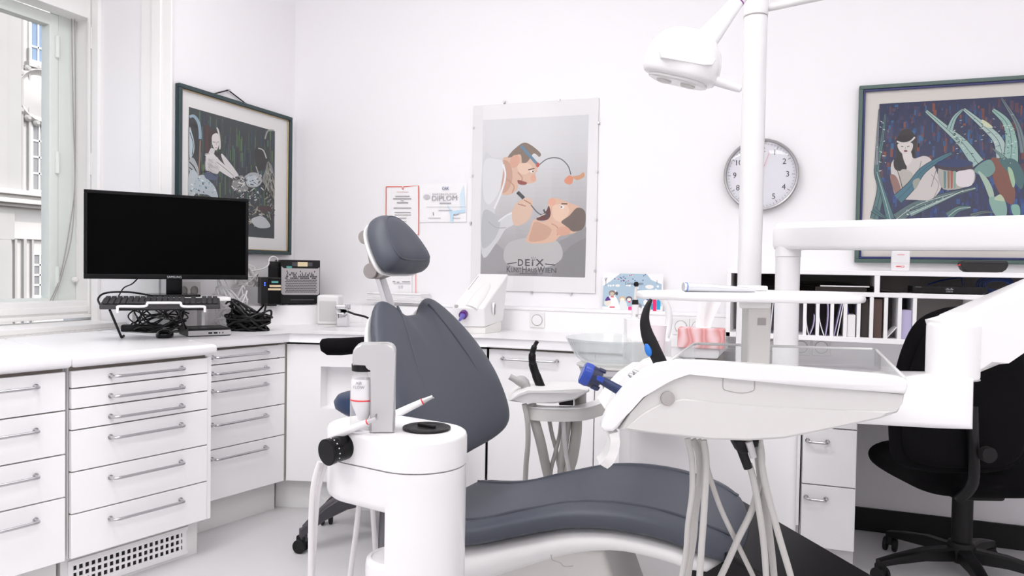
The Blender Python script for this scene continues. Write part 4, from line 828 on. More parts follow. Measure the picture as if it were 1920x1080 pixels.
G.blob([(240, 380), (300, 370), (340, 440), (350, 530), (240, 530)], '#efeeee'); G.ell(272, 338, 36, 30, '#8d8078'); G.ell(320, 342, 14, 20, '#5a5a60'); G.ell(270, 345, 22, 18, '#c9bba9'); G.rect(255, 372, 290, 384, '#d23b4c'); G.rect(245, 482, 300, 494, '#d23b4c'); G.rect(250, 515, 312, 538, '#5f98b8')
G.ell(222, 440, 36, 36, '#e3dccd'); G.blob([(196, 420), (225, 375), (256, 410), (240, 416)], '#5c3a86')
G.ell(380, 400, 38, 32, '#cbb9a4'); G.ell(380, 408, 24, 20, '#f0e6da'); G.blob([(355, 430), (420, 430), (430, 530), (360, 530)], '#dfe3e2'); G.ell(452, 400, 34, 28, '#6d6468'); G.ell(452, 408, 22, 18, '#eee3d6'); G.rect(443, 482, 482, 540, '#e2508c'); G.ell(455, 432, 12, 8, '#d8367c')
G.ell(560, 480, 28, 34, '#8a8e94'); G.rect(545, 490, 576, 530, '#e5e5e0'); G.ell(630, 440, 26, 32, '#f0efee'); G.blob([(636, 410), (650, 372), (660, 412)], '#4d4390'); G.rect(640, 480, 684, 520, '#c9c2a0'); G.rect(705, 404, 742, 548, '#e0316f'); G.rect(712, 392, 745, 404, '#d8b46a'); G.poly([(745, 430), (760, 395), (785, 400), (783, 515), (745, 515)], '#3a9cc9'); G.rect(684, 452, 705, 515, '#3a9cc9')
G.line([(205, 260), (205, 172)], 4, '#77777a', 0); G.line([(205, 215), (192, 180)], 4, '#77777a', 0); G.line([(205, 205), (220, 172)], 4, '#77777a', 0); G.line([(750, 240), (750, 200)], 4, '#77777a', 0)
G.build('print', t)
wall_text('Cosmos Event', 1172, 1206.5, 531.6, .022, mat('blue_ink', (.07, .09, .14), .6), t, 3.7143)
# pink tissue box with its tissue
tb = on(1270, 657, 2, BZ); tb = at(1270, 640, 3.12); tb.z = BZ; FTb = lookframe(tb, -.30)
t = thing('tissue_box', 'pink marbled tissue box on the back worktop', 'tissue box', tb + FTb[1] * .1)
PK = mat('pink_marble_print', (.66, .33, .36), .5); nt = PK.node_tree
tc = nt.nodes.new('ShaderNodeTexCoord'); wv = nt.nodes.new('ShaderNodeTexWave'); wv.inputs['Scale'].default_value = 5; wv.inputs['Distortion'].default_value = 9; wv.inputs['Detail'].default_value = 2
rp = nt.nodes.new('ShaderNodeValToRGB'); rp.color_ramp.elements[0].color = (*lin('#e2a6a9'), 1); rp.color_ramp.elements[1].color = (*lin('#efcdd0'), 1); e_ = rp.color_ramp.elements.new(.12); e_.color = (*lin('#d58c86'), 1)
nt.links.new(tc.outputs['Object'], wv.inputs[0]); nt.links.new(wv.outputs[0], rp.inputs[0]); nt.links.new(rp.outputs[0], nt.nodes['Principled BSDF'].inputs['Base Color'])
MB().fbox(FTb, 0, .19, 0, .11, 0, .082, .005, 2).build('carton', PK, t)
MB().fbox(FTb, .05, .15, .04, .07, .0815, .0828).build('slot_film', WPL, t)
tg = FTb[0] + FTb[1] * .10 + FTb[2] * .055 + UP * .080
MB().sheet([[tg + FTb[1] * ((k / 10 - .5) * (.06 + .035 * j / 8) + .035 * (j / 8) ** 1.5) + FTb[2] * (.010 * math.sin(k * .9 + j * .25) * (.35 + j / 8)) + UP * (.135 * j / 8 - .012 * abs(k / 10 - .5) * j / 8) for k in range(11)] for j in range(9)]).build('tissue', PAPER, t, ang=180)

# ================================================================ SHELF UNIT ON THE RIGHT AND ITS CONTENTS
SX0, SX1, SY = -.293, 2.1, 3.52
zT1, zT0, zM1, zM0, zL1, zL0 = 1.184, 1.164, 1.092, 1.072, .897, .875
t = thing('shelf_unit', 'long white wall shelf unit with upright dividers above the desk', 'shelf', (.9, WY, zL0))
for a_, b_, n_ in ((zT0, zT1, 'top_board'), (zM0, zM1, 'middle_board'), (zL0, zL1, 'bottom_board')): MB().box(SX0 if n_ != 'bottom_board' else SX0, SX1, SY, WY - .002, a_, b_, .0015, 1).build(n_, CAB, t)
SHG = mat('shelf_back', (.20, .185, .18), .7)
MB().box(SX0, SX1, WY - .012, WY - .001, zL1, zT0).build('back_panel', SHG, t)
MB().box(SX0, SX0 + .018, SY, WY - .012, zL1 - .02, zT0).build('side_panel', CAB, t)
for px in (1644, 1960): x = on(px, 530, 1, SY).x; MB().box(x - .008, x + .012, SY + .002, WY - .012, zM1, zT0).build('divider', CAB, t)
dvx = [on(px, 600, 1, SY).x for px in (1440, 1509, 1533, 1560, 1585, 1610, 1634, 1661, 1687, 1715, 1829)]
for x in dvx: MB().box(x - .007, x + .007, SY + .002, WY - .012, zL1, zM0).build('divider', CAB, t)
# folded sheets, envelopes and folders in the compartments
LIL = mat('lilac_paper', (.50, .47, .66), .8); BRN = mat('brown_folder', (.10, .06, .05), .7); DBR = mat('dark_folder', (.045, .035, .033), .7)
def sheet_in(px0, px1, z1, lean, label, m, curve=.0, th=.004):
    x0, x1 = on(px0, 600, 1, SY).x, on(px1, 600, 1, SY).x
    g = MB(); pts = [V((x0 + (x1 - x0) * (k / 8) + curve * math.sin(PI * k / 8), SY + .012, zL1 + .001 + (z1 - zL1) * k / 8)) for k in range(9)]
    g.ribbon([p + V((0, .07, 0)) for p in pts], (0, 1, 0), None, .13, th); o2 = g.build('paper_folder', m, loc=(x0, SY, zL1)); return tag(o2, label, 'folder')
sheet_in(1517, 1511, 1.000, 0, 'curled white leaflet left in the second open compartment of the shelf', PAPER, -.004); sheet_in(1519, 1527, .985, 0, 'lilac folded leaflet curving right in the second open compartment of the shelf', LIL, .006)
sheet_in(1546, 1537, 1.06, 0, 'white folded sheet bowed left in the third open compartment', PAPER, -.012); sheet_in(1549, 1551, 1.06, 0, 'lilac folded sheet bowed beside the white one in the third open compartment', LIL, .006)
sheet_in(1565, 1580, 1.065, 0, 'lilac folder leaning right in the fourth compartment', LIL, 0); sheet_in(1571, 1582, 1.05, 0, 'white sheet leaning right behind the lilac folder', PAPER, 0)
sheet_in(1603, 1587, 1.06, 0, 'violet bordered sheet leaning left in the fifth compartment', mat('violet_paper', (.16, .13, .34), .7), -.006)
def block_in(px0, px1, z1, label, m, name='card_box', y0=.01, y1=.16, lean=0):
    x0, x1 = on(px0, 600, 1, SY).x, on(px1, 600, 1, SY).x; o2 = MB().box(x0, x1, SY + y0, SY + y1, zL1, z1, .002, 1).build(name, m, loc=(x0, SY, zL1)); return tag(o2, label, 'folder' if name != 'card_box' else 'box')
block_in(1589, 1604.5, .993, 'short white card box in the sixth compartment of the shelf', PAPER)
block_in(1616, 1630, 1.063, 'dark brown folder filling the seventh compartment', DBR, 'paper_folder', .03, .18); block_in(1638, 1655, 1.065, 'reddish brown folder in the eighth compartment', BRN, 'paper_folder', .02, .18)
sheet_in(1664, 1683, .945, 0, 'white sheet slumped low in the ninth compartment', PAPER, 0, .003); block_in(1691, 1711, 1.02, 'pale lilac envelope stack in the tenth compartment', LIL, 'paper_folder', .02, .12)
for i, (px0, px1, z1, lb) in enumerate([(1444, 1449, 1.05, 'white folder edge just right of the white column'), (1456, 1462, 1.04, 'lilac folder behind the white column')]): sheet_in(px0, px1, z1, 0, lb, (PAPER, LIL)[i])
rnd = random.Random(9)
for k in range(6):
    x0 = SX0 + .09 + rnd.uniform(-.01, .01); z = zM1 + k * .0085
    o2 = MB().sheet([[(x0 + .62 * i / 14 * (1 - .06 * k), SY + .01 + .2 * j / 2, z + .001 + .028 * math.exp(-((i / 14 - .22) / .16) ** 2) * (.3 + k * .16) + (.010 - .0016 * k) * (1 - i / 14)) for i in range(15)] for j in range(3)]).build('paper_sheet', mat('kraft_paper', (.19, .145, .13), .8), loc=(x0, SY, z)); tag(o2, 'dark kraft sheet in the loose pile on the upper left shelf', 'paper', 'loose kraft sheets on the upper shelf')
xw = on(1585, 546, 1, SY).x; tag(MB().box(xw - .1, xw + .095, SY + .01, SY + .2, zM1 + .0205, zM1 + .0255, .001, 1).build('white_pad', PAPER, loc=(xw, SY, zM1 + .02)), 'white pad lying on the upper shelf left of its divider', 'paper pad')
tag(MB().box(xw - .12, xw + .085, SY + .015, SY + .2, zM1, zM1 + .02, .001, 1).build('dark_pad', DBR, loc=(xw, SY, zM1)), 'dark pad beneath the white pad on the upper shelf', 'paper pad')
rx0, rx1 = on(1712, 548, 1, SY).x, on(1853, 552, 1, SY).x
t = thing('network_router', 'flat black network router with a small logo on the upper shelf', 'router', ((rx0 + rx1) / 2, SY, zM1))
MB().box(rx0, rx1, SY + .01, SY + .16, zM1 + .003, zM1 + .031, .003).build('case', BLK, t); 
for x in (rx0 + .02, rx1 - .03): MB().box(x, x + .015, SY + .03, SY + .05, zM1, zM1 + .003).build('foot', BLK2, t)
lg = on(1780, 550, 1, SY + .0095); SP = MATS['silver_print']
text('lettering', 'CISCO', .0085, V((lg.x, SY + .0096, zM1 + .011)), (1, 0, 0), UP, SP, t)
for k, h in enumerate((.003, .005, .008, .005, .003, .005, .008, .005, .003)): x = lg.x + (k - 4) * .0033; MB().box(x - .0007, x + .0007, SY + .0092, SY + .01, zM1 + .018, zM1 + .018 + h).build('logo_bar', SP, t, smooth=False)
MB().box(rx0 + .010, rx0 + .032, SY + .0093, SY + .0101, zM1 + .0265, zM1 + .0275).build('print', SP, t)
NVC = mat('blue_cable', (.01, .035, .16), .4)
bcb = MB(); ctr = on(1869, 540, 1, SY + .1); ctr.y = SY + .11
for k in range(5): bcb.tube(cr([ctr + V((math.cos(a_) * (.045 + .006 * k), .01 * k - .02, .022 + math.sin(a_) * (.020 + .006 * k) - .012)) for a_ in [2 * PI * i / 10 for i in range(10)]], 4, True) , .003, 6)
bcb.tube(cr([V((rx0 + .07, SY + .12, zM1 + .036)), V((rx0 + .12, SY + .12, zM1 + .055)), V((rx0 + .19, SY + .11, zM1 + .069)), V((rx0 + .20, SY + .11, zM1 + .05)), V((rx0 + .202, SY + .11, zM1 + .034))], 6), .0035, 8)
tag(bcb.build('blue_cable', NVC, loc=ctr), 'coiled dark blue network cable beside the router', 'cable')
cx_ = on(1689, 488, 1, SY + .03); cz_ = on(1689, 505, 1, SY + .03).z
t = thing('plastic_case', 'small clear plastic case with red print standing on the shelf top', 'case', (cx_.x, SY + .03, zT1))
x0, x1 = on(1671, 488, 1, SY + .03).x, on(1706, 488, 1, SY + .03).x; hz_ = on(1689, 470, 1, SY + .03).z
MB().box(x0, x1, SY + .02, SY + .05, zT1, hz_, .006, 3).build('shell', mat('milky_plastic', (.80, .79, .80), .25, coat=.3), t); MB().box(x0 + .004, x1 - .004, SY + .0185, SY + .0205, zT1 + .036, zT1 + .039, .0005, 1).build('lid_seam', WPL, t)
MB().box(x0 + .022, x1 - .022, SY + .0185, SY + .0202, hz_ - .018, hz_ - .0165).build('print', RED, t, smooth=False); MB().lathe(V((x1 - .028, SY + .0202, zT1 + .02)), (0, -1, 0), [(.007, 0), (.007, .001), (.005, .001), (.005, 0)], 16, sx=.6, xdir=UP).build('logo', RED, t); MB().box(x0 + .018, x1 - .036, SY + .0185, SY + .0202, zT1 + .018, zT1 + .022).build('print', RED, t, smooth=False)
gx0, gx1 = on(1800, 497, 1, SY + .03).x, on(1890, 497, 1, SY + .03).x; gl = gx1 - gx0
t = thing('glasses_case', 'black zip glasses case lying on the shelf top at right', 'case', ((gx0 + gx1) / 2, SY + .05, zT1))
pf = [(0, .030), (.05, .012), (.13, .002), (.25, 0), (.75, 0), (.87, .002), (.95, .012), (1, .030), (.99, .042), (.95, .048), (.05, .048), (.01, .042)]
MB().prism([V((gx0 + gl * u, SY + .015, zT1 + z)) for u, z in pf], (0, .075, 0), .006, 3).build('shell', mat('black_nylon', (.014, .013, .013), .6, bump=.2, bscale=800), t)
MB().tube([V((gx0 + .012, SY + .014, zT1 + .042)), V((gx1 - .012, SY + .014, zT1 + .042))], .0022, 6).build('zip', DGR, t); MB().hexa([V((gx0 - .012, SY + .02, zT1 + .026)), V((gx0 + .004, SY + .02, zT1 + .028)), V((gx0 + .004, SY + .03, zT1 + .028)), V((gx0 - .012, SY + .03, zT1 + .026)), V((gx0 - .010, SY + .02, zT1 + .029)), V((gx0 + .004, SY + .02, zT1 + .036)), V((gx0 + .004, SY + .03, zT1 + .036)), V((gx0 - .010, SY + .03, zT1 + .029))]).build('pull_tab', RED, t)
wall_socket(1502, 650, WY, 'round wall socket under the shelf just right of the white column'); wall_socket(1540, 651, WY, 'round wall socket under the shelf, right one of the pair')
wall_socket(1450, 648, WY, 'wall socket under the shelf mostly hidden by the grey tray post')

# ================================================================ DENTAL CHAIR
PHI = math.radians(20); cP, sP = math.cos(PHI), math.sin(PHI)
def CH(s, w_, z): return RZ(-.18 + cP * s - sP * w_, 2.18 - sP * s - cP * w_, z)
DD = (CH(1, 0, 0) - CH(0, 0, 0)).normalized(); WW = (CH(0, 1, 0) - CH(0, 0, 0)).normalized()
def interp(xs, ys, x):
    if x <= xs[0]: return ys[0]
    for i in range(len(xs) - 1):
        if x <= xs[i + 1]:
            t_ = (x - xs[i]) / (xs[i + 1] - xs[i]); t_ = t_ * t_ * (3 - 2 * t_); return ys[i] + (ys[i + 1] - ys[i]) * t_
    return ys[-1]
chair = thing('dental_chair', 'grey upholstered dental treatment chair with raised backrest and white shell', 'dental chair', CH(.25, 0, 0))
KS, KZ = [-.12, .02, .16, .30, .44, .57, .70, .83, .90], [.505, .500, .512, .555, .595, .605, .590, .548, .52]
def ztop(s):
    P_ = cr([(a_, b_, 0) for a_, b_ in zip(KS, KZ)], 8)
    return interp([p.x for p in P_], [p.y for p in P_], s)
S0, S1 = -.02, .845
def seat_ring(s, hw, top, bot, n=44, e=5.0):
    zc = (top + bot) / 2; hz = (top - bot) / 2; out = []
    for k in range(n):
        q = 2 * PI * k / n; c_, s__ = math.cos(q), math.sin(q)
        w_ = hw * math.copysign(abs(c_) ** (2 / e), c_); z = hz * math.copysign(abs(s__) ** (2 / 3.2), s__)
        dish = -.010 * (1 - min(1, abs(w_) / .25) ** 2) if s__ > 0 else 0
        out.append(CH(s, w_, zc + z + dish))
    return out
def plan(s):
    a_ = max(0, (S0 + .07 - s) / .07); b_ = max(0, (s - (S1 - .13)) / .13)
    return .25 * math.sqrt(max(0.0, 1 - a_ ** 3)) * max(0.0, 1 - b_ ** 3.2) ** .38
rs = []
ss = [S0, S0 + .004, S0 + .015, S0 + .04, S0 + .07] + [S0 + .07 + (S1 - .13 - S0 - .07) * k / 18 for k in range(1, 19)] + [S1 - .11, S1 - .09, S1 - .07, S1 - .05, S1 - .03, S1 - .018, S1 - .008, S1 - .002, S1]
for s in ss:
    e_ = min(1, max(0.0, (s - S0) / .03)) ** .5; f_ = min(1, max(0.0, (S1 - s) / .035)) ** .5; tk = .066 * max(.12, min(e_, f_)); mid = ztop(s) - .033
    rs.append(seat_ring(s, max(.02, plan(s)), mid + tk / 2, mid - tk / 2 - .006))
seat = MB().rings(rs).build('seat', LEATH, chair, ang=60)
for sg in (-1, 1):
    sm = [CH(s, sg * (.185 - (.03 if s > .7 else 0) * ((s - .7) / .13) ** 2), ztop(s) - .0085 + .0012) for s in [.02 + .79 * k / 40 for k in range(41)]]
    MB().tube(sm, .0042, 8).build('seam', LEATHS, seat)
# white shell under the seat
rs = []
for k in range(23):
    s = -.04 + .84 * k / 22; zb_ = ztop(s) - .066; e_ = min(1, max(.02, (s + .04) / .04), max(.02, (.80 - s) / .06 + .02)) ** .5
    hb = (.135 if s < .1 else .135 - .07 * min(1, (s - .1) / .45)) * (.25 + .75 * e_); out = []
    for q in range(40):
        an = 2 * PI * q / 40; c_, s__ = math.cos(an), math.sin(an); w_ = (.242 - (.035 if s__ < 0 else 0) * abs(s__)) * (.6 + .4 * e_) * math.copysign(abs(c_) ** .42, c_)
        out.append(CH(s, w_, zb_ - hb / 2 + .004 + hb / 2 * math.copysign(abs(s__) ** .6, s__)))
    rs.append(out)
sh = MB().rings(rs).build('seat_shell', WPL2, chair, ang=60)
gq = at(1048, 1051, 1.80); MB().tube(cr([at(1033, 1040, 1.83), at(1036, 1050, 1.828), at(1050, 1055, 1.827), at(1058, 1062, 1.826), at(1075, 1061, 1.825)], 5), .0012, 6).build('shell_seam', GPL, sh)
# pedestal and lift
MB().prism([CH(s, -.14, z) for s, z in ((.00, .06), (.62, .06), (.62, .14), (.50, .455), (.30, .455), (.02, .40), (.0, .16))], WW * .28, .02, 3).build('lift_column', LPL, chair)
MB().prism([CH(s, w_, 0) for s, w_ in ((-.25, -.2), (-.3, 0), (-.25, .2), (.55, .24), (.85, .14), (.92, 0), (.85, -.14), (.55, -.24))], (0, 0, .07), .02, 3).build('base_plate', WPL2, chair)
# black foot protector
fpz = lambda s: .538 - (s - .80) * .48
ft = MB(); fl = [(.80, .0), (1.42, 0), (1.45, -.02), (1.45, -.05), (1.40, -.075), (.95, -.11), (.80, -.085)]
ft.prism([CH(s, -.235, fpz(s) + dz - .012) for s, dz in fl], WW * .46, .012, 2); ft.build('foot_rest', mat('black_vinyl', (.005, .0045, .005), .45, spec=.25), chair)
MB().prism([CH(.72, -.17, .49), CH(.90, -.17, .47), CH(1.10, -.17, .34), CH(1.06, -.17, .18), CH(.86, -.17, .14), CH(.70, -.17, .30)], WW * .34, .02, 2).build('leg_rest_bracket', BLK, chair)
# backrest: a heart-topped inflated shape leaning 29 degrees
LEAN = math.radians(29); tu = lambda v_: (-.5 * 0) 
Bs, Bz, KV = .082, .642, .84
def BK(u, v_, h):
    u *= 1.13; cup = .016 * (u / .3) ** 2 + .03 * math.sin(PI * max(0, min(1, v_ / .56))) * -1 * 0
    v_ = v_ * KV; h2 = h + cup; s = Bs - math.sin(LEAN) * v_ + math.cos(LEAN) * h2; z = Bz + math.cos(LEAN) * v_ + math.sin(LEAN) * h2
    return CH(s, u, z)
half = [(0, .518), (.04, .520), (.072, .538), (.100, .568), (.132, .577), (.172, .552), (.225, .480), (.272, .375), (.298, .265), (.300, .180), (.283, .085), (.240, .025), (.15, .002), (0, 0)]
ol = [(u, v_) for u, v_ in half] + [(-u, v_) for u, v_ in half[-2:0:-1]]
ol = [(p.x, p.y) for p in cr([(u, v_, 0) for u, v_ in ol], 5, True)]
bk = MB().pillow(ol, (0, .22), .034, .052, BK, 5, .5).build('backrest', LEATH, chair, ang=60)
MB().pillow([(u * .93, .24 + (v_ - .24) * .93) for u, v_ in ol], (0, .22), .005, .052, lambda u, v_, h: BK(u, v_, h - .040), 5, .5).build('backrest_shell', WPL2, chair, ang=60)
def front_h(u, v_):
    # height of the cushion front at (u, v): solve the ring parameter along the ray from the centre
    d_ = V((u, v_ - .22)); L_ = d_.length
    if L_ < 1e-6: return .034
    best = 1; ang_ = math.atan2(d_.y, d_.x)
    R_ = max(math.hypot(a_, b_ - .22) for a_, b_ in ol if abs((math.atan2(b_ - .22, a_) - ang_ + PI) % (2 * PI) - PI) < .12)
    return .034 * max(0, 1 - min(1, L_ / R_) ** 5) ** .5
for sg in (-1, 1):
    pp = cr([(sg * .088, .545, 0), (sg * .102, .48, 0), (sg * .128, .40, 0), (sg * .152, .31, 0), (sg * .168, .22, 0)], 6)
    MB().tube([BK(p.x, p.y, front_h(p.x, p.y) - .0010 - .003 * max(0, (.33 - p.y) / .11)) for p in pp], .0036, 8).build('seam', LEATHS, bk)
# head support stem, joints and head cushion
st0, st1 = at(744, 618, 2.27), at(712, 517, 2.27); sd = (st1 - st0).normalized(); sn = sd.cross(WW).normalized(); st0 = st0 - sd * .10
MB().hexa([st0 - WW * .026 - sn * .009, st0 + WW * .026 - sn * .009, st0 + WW * .026 + sn * .009, st0 - WW * .026 + sn * .009, st1 - WW * .021 - sn * .008, st1 + WW * .021 - sn * .008, st1 + WW * .021 + sn * .008, st1 - WW * .021 + sn * .008], .004, 2).build('head_stem', STEEL, chair)
j1, j0 = at(690, 445, 2.25), at(701, 508, 2.25); JM = mat('taupe_metal', (.30, .275, .265), .45, .3)
for jc, r in ((j1, .0205), (j0, .0235)): MB().cyl(jc - WW * .024, jc + WW * .024, r, bevel=.003, n=30).build('head_joint', JM, chair)
MB().tube([j0 + (j1 - j0) * .1, j1 - (j1 - j0) * .1], .010, 12).build('joint_link', JM, chair); MB().hexa([p + q for q in (-WW * .013, WW * .013) for p in ()] or [at(696, 470, 2.25) - WW * .012, at(706, 470, 2.25) - WW * .012, at(712, 492, 2.25) - WW * .012, at(702, 494, 2.25) - WW * .012, at(696, 470, 2.25) + WW * .014, at(706, 470, 2.25) + WW * .014, at(712, 492, 2.25) + WW * .014, at(702, 494, 2.25) + WW * .014], .003, 2).build('release_lever', LPL, chair)
sb0 = at(718, 521, 2.25); MB().hexa([sb0 + x for x in (-WW * .024 - sn * .016, WW * .024 - sn * .016, WW * .024 + sn * .016, -WW * .024 + sn * .016)] + [sb0 + sd * .035 + x for x in (-WW * .016 - sn * .008, WW * .016 - sn * .008, WW * .016 + sn * .010, -WW * .016 + sn * .010)], .003, 2).build('stem_clamp', JM, chair)
hc = at(737, 462, 2.24); HL = math.radians(32); hv = UP * math.cos(HL) - DD * math.sin(HL); hn = DD * math.cos(HL) + UP * math.sin(HL)
def HD(u, v_, h): return hc + WW * u + hv * v_ + hn * (h + .25 * u * u)
hh = [(0, .098), (.035, .093), (.075, .070), (.106, .030), (.124, -.020), (.128, -.060), (.112, -.085), (.06, -.092), (0, -.092)]
ho = [(p.x, p.y) for p in cr([(u, v_, 0) for u, v_ in hh + [(-u, v_) for u, v_ in hh[-2:0:-1]]], 5, True)]
hd = MB().pillow(ho, (0, -.005), .057, .030, HD, 4.2, .5).build('head_cushion', LEATH, chair, ang=60)
MB().pillow([(u * .96, v_ * .96) for u, v_ in ho], (0, -.005), .004, .022, lambda u, v_, h: HD(u, v_, h - .024), 4, .5).build('head_shell', WPL, chair, ang=60)
hp = [HD(u * .80, -.005 + (v_ + .005) * .80, .057 * (1 - .80 ** 4.2) ** .5 - .0010) for u, v_ in ho]
MB().tube(hp + [hp[0]], .0030, 8, False).build('seam', LEATHS, hd)

# ================================================================ DENTAL UNIT behind the chair: body, lamp pole, arm column, bowl
uo = at(1343, 820, 2.52); uo.z = 0
unit = thing('dental_unit', 'white dental unit body with two upright columns and a swing arm', 'dental unit', uo)
fa, fb = at(1182, 860, 2.47), at(1503, 860, 2.47); FU, LU = along(V((fa.x, fa.y, 0)), V((fb.x, fb.y, 0)))
MB().fbox(FU, 0, LU, 0, .30, .02, .815, .045, 4).build('body', mat('unit_enamel', (.86, .85, .855), .3), unit)
MB().fbox(FU, .03, LU - .03, .03, .27, 0, .02).build('base', GPL, unit)
pb_ = at(1402, 640, 2.52); pb_ = V((pb_.x, pb_.y, .80)); ptz = at(1417, 38, 2.52).z
MB().cyl(pb_, V((pb_.x, pb_.y, ptz)), .0385, n=40).build('lamp_pole', WPL, unit)
pt_ = V((pb_.x, pb_.y, ptz)); MB().cyl(pt_ + UP * .002, pt_ + UP * .16, .040, bevel=.006, n=40).build('pole_head', WPL, unit)
MB().lathe(pt_, UP, [(.0392, -.001), (.0392, .002)], 40).build('pole_joint_line', GPL, unit)
kb = at(1472, 690, 2.30); kb = V((kb.x, kb.y, .78)); kz = at(1473, 482, 2.30).z; kz2 = at(1472, 648, 2.30).z
MB().cyl(kb, V((kb.x, kb.y, kz2)), .0385, n=36).build('column_foot', WPL, unit); MB().cyl(V((kb.x, kb.y, kz2 + .001)), V((kb.x, kb.y, kz)), .036, n=36).build('arm_column', WPL, unit)
aT, aB = at(1475, 419, 2.30).z, at(1475, 469, 2.30).z
e1 = at(2060, 436, 1.62); ea = V((kb.x, kb.y, 0)); eb = V((e1.x, e1.y, 0)); FA2, LA2 = along(ea, eb)
rise = -.012
def arm_ring(u, hw, z0, z1): return [FA2[0] + FA2[1] * u + FA2[2] * y + UP * z for y, z in ((-hw, z0 + .012), (-hw + .008, z0), (hw - .008, z0), (hw, z0 + .012), (hw, z1 - .018), (hw - .016, z1), (-hw + .016, z1), (-hw, z1 - .018))]
MB().rings([arm_ring(u, hw, z0, z1) for u, hw, z0, z1 in ((-.038, .020, aB + .01, aT - .012), (-.032, .032, aB + .002, aT - .003), (-.015, .038, aB, aT), (.05, .040, aB, aT), (LA2 - .05, .040, aB + rise, aT + rise), (LA2 + .04, .034, aB + rise, aT + rise))]).build('swing_arm', WPL, unit)
MB().cyl(V((kb.x, kb.y, kz + .001)), V((kb.x, kb.y, aB + .01)), .0375, n=36).build('column_head', WPL, unit)
# lamp arm leaving the pole head to the right and the lamp on its spring arm
la0 = at(1425, 18, 2.52); la1 = at(1545, -8, 2.30); la2 = at(1680, -45, 2.15)
la9 = at(1381, 4, 2.03) + (at(1381, 4, 2.03) - at(1322, 78, 2.0)).normalized() * .235
MB().tube([la0, la1] + cr([la2, at(1700, -90, 2.1), at(1660, -150, 2.08), la9 + UP * .03, la9], 5), .0125, 16).build('lamp_boom', WPL2, unit)
lamp = thing('operating_lamp', 'white dental operating lamp with grip rail hanging from its arm', 'lamp', at(1275, 120, 2.0))
lx = (at(1335, 148, 1.97) - at(1197, 118, 2.03)).normalized(); ly0 = Fh * .98 + UP * .16; lz = lx.cross(ly0).normalized(); lz = lz if lz.z > 0 else -lz; ly = lz.cross(lx).normalized()
lc = at(1268, 146, 2.0)
def sup(c_, ax, ay, rx, ry, e, z, n=48): return [c_ + ax * (rx * math.copysign(abs(math.cos(q)) ** (2 / e), math.cos(q))) + ay * (ry * math.copysign(abs(math.sin(q)) ** (2 / e), math.sin(q))) + lz * z for q in [2 * PI * k / n for k in range(n)]]
LR_ = [(.084, .075, -.004), (.093, .083, 0), (.098, .088, .010), (.101, .090, .030), (.099, .088, .055), (.090, .082, .082), (.074, .070, .104), (.052, .052, .119), (.028, .030, .127), (.008, .01, .129)]
MB().rings([sup(lc + lx * .006 * (1 if z < .05 else 1), lx, ly, rx, ry, 2.7, z) for rx, ry, z in LR_]).build('head', WPL, lamp, ang=50)
MB().rings([sup(lc + lx * .006, lx, ly, .078, .069, 2.7, -.0045), sup(lc + lx * .006, lx, ly, .078, .069, 2.7, -.010), sup(lc + lx * .006, lx, ly, .070, .060, 2.7, -.013)]).build('light_cover', mat('lamp_cover', (.72, .71, .70), .2), lamp)
for u in (-.03, .035): MB().lathe(lc + lx * u - lz * .0132, -lz, [(.020, 0), (.020, .003), (.014, .006)], 20).build('reflector', LPL, lamp)
lpp = lambda px, py, d_: at(px, py, d_)
rail = MB(); rail.prism([lpp(1237, 96, 1.905), lpp(1244, 92, 1.905), lpp(1335, 100, 1.89), lpp(1343, 112, 1.89), lpp(1337, 122, 1.89), lpp(1320, 122, 1.89), lpp(1240, 108, 1.905)], Fh * .018 + UP * .002, .006, 2); rail.build('grip_rail', WPL, lamp)
for px, py in ((1246, 102), (1334, 111)): p_ = at(px, py, 1.91); MB().cyl(p_, p_ + Fh * .06, .010, n=14).build('rail_post', WPL, lamp)
h0, h1 = at(1330, 148, 1.97), at(1391, 168, 1.955); MB().tube([h0, h0 + (h1 - h0) * .3, h0 + (h1 - h0) * .85, h0 + (h1 - h0) * .96, h1], [.0145, .0125, .0105, .009, .003], 16).build('side_handle', WPL, lamp)
l0, l1 = at(1322, 78, 2.0), at(1381, 4, 2.03); ad = (l1 - l0).normalized(); an_ = ad.cross(Fh).normalized()
def rr(p, a_, b_): return [p + an_ * (a_ * math.copysign(abs(math.cos(q)) ** .7, math.cos(q))) + Fh * (b_ * math.copysign(abs(math.sin(q)) ** .7, math.sin(q))) for q in [2 * PI * k / 24 for k in range(24)]]
MB().rings([rr(l0 - ad * .05, .034, .040), rr(l0, .032, .038), rr(l0 + (l1 - l0) * .6, .024, .028), rr(l1, .019, .022)]).build('spring_arm', WPL, lamp)
MB().rings([rr(l1 + ad * .0005, .0195, .0225), rr(l1 + ad * .004, .0195, .0225)]).build('arm_ring', mat('purple_ring', (.25, .04, .28), .4), lamp); MB().rings([rr(l1 + ad * .0045, .019, .022), rr(l1 + ad * .25, .019, .022)]).build('arm_end', WPL, lamp)
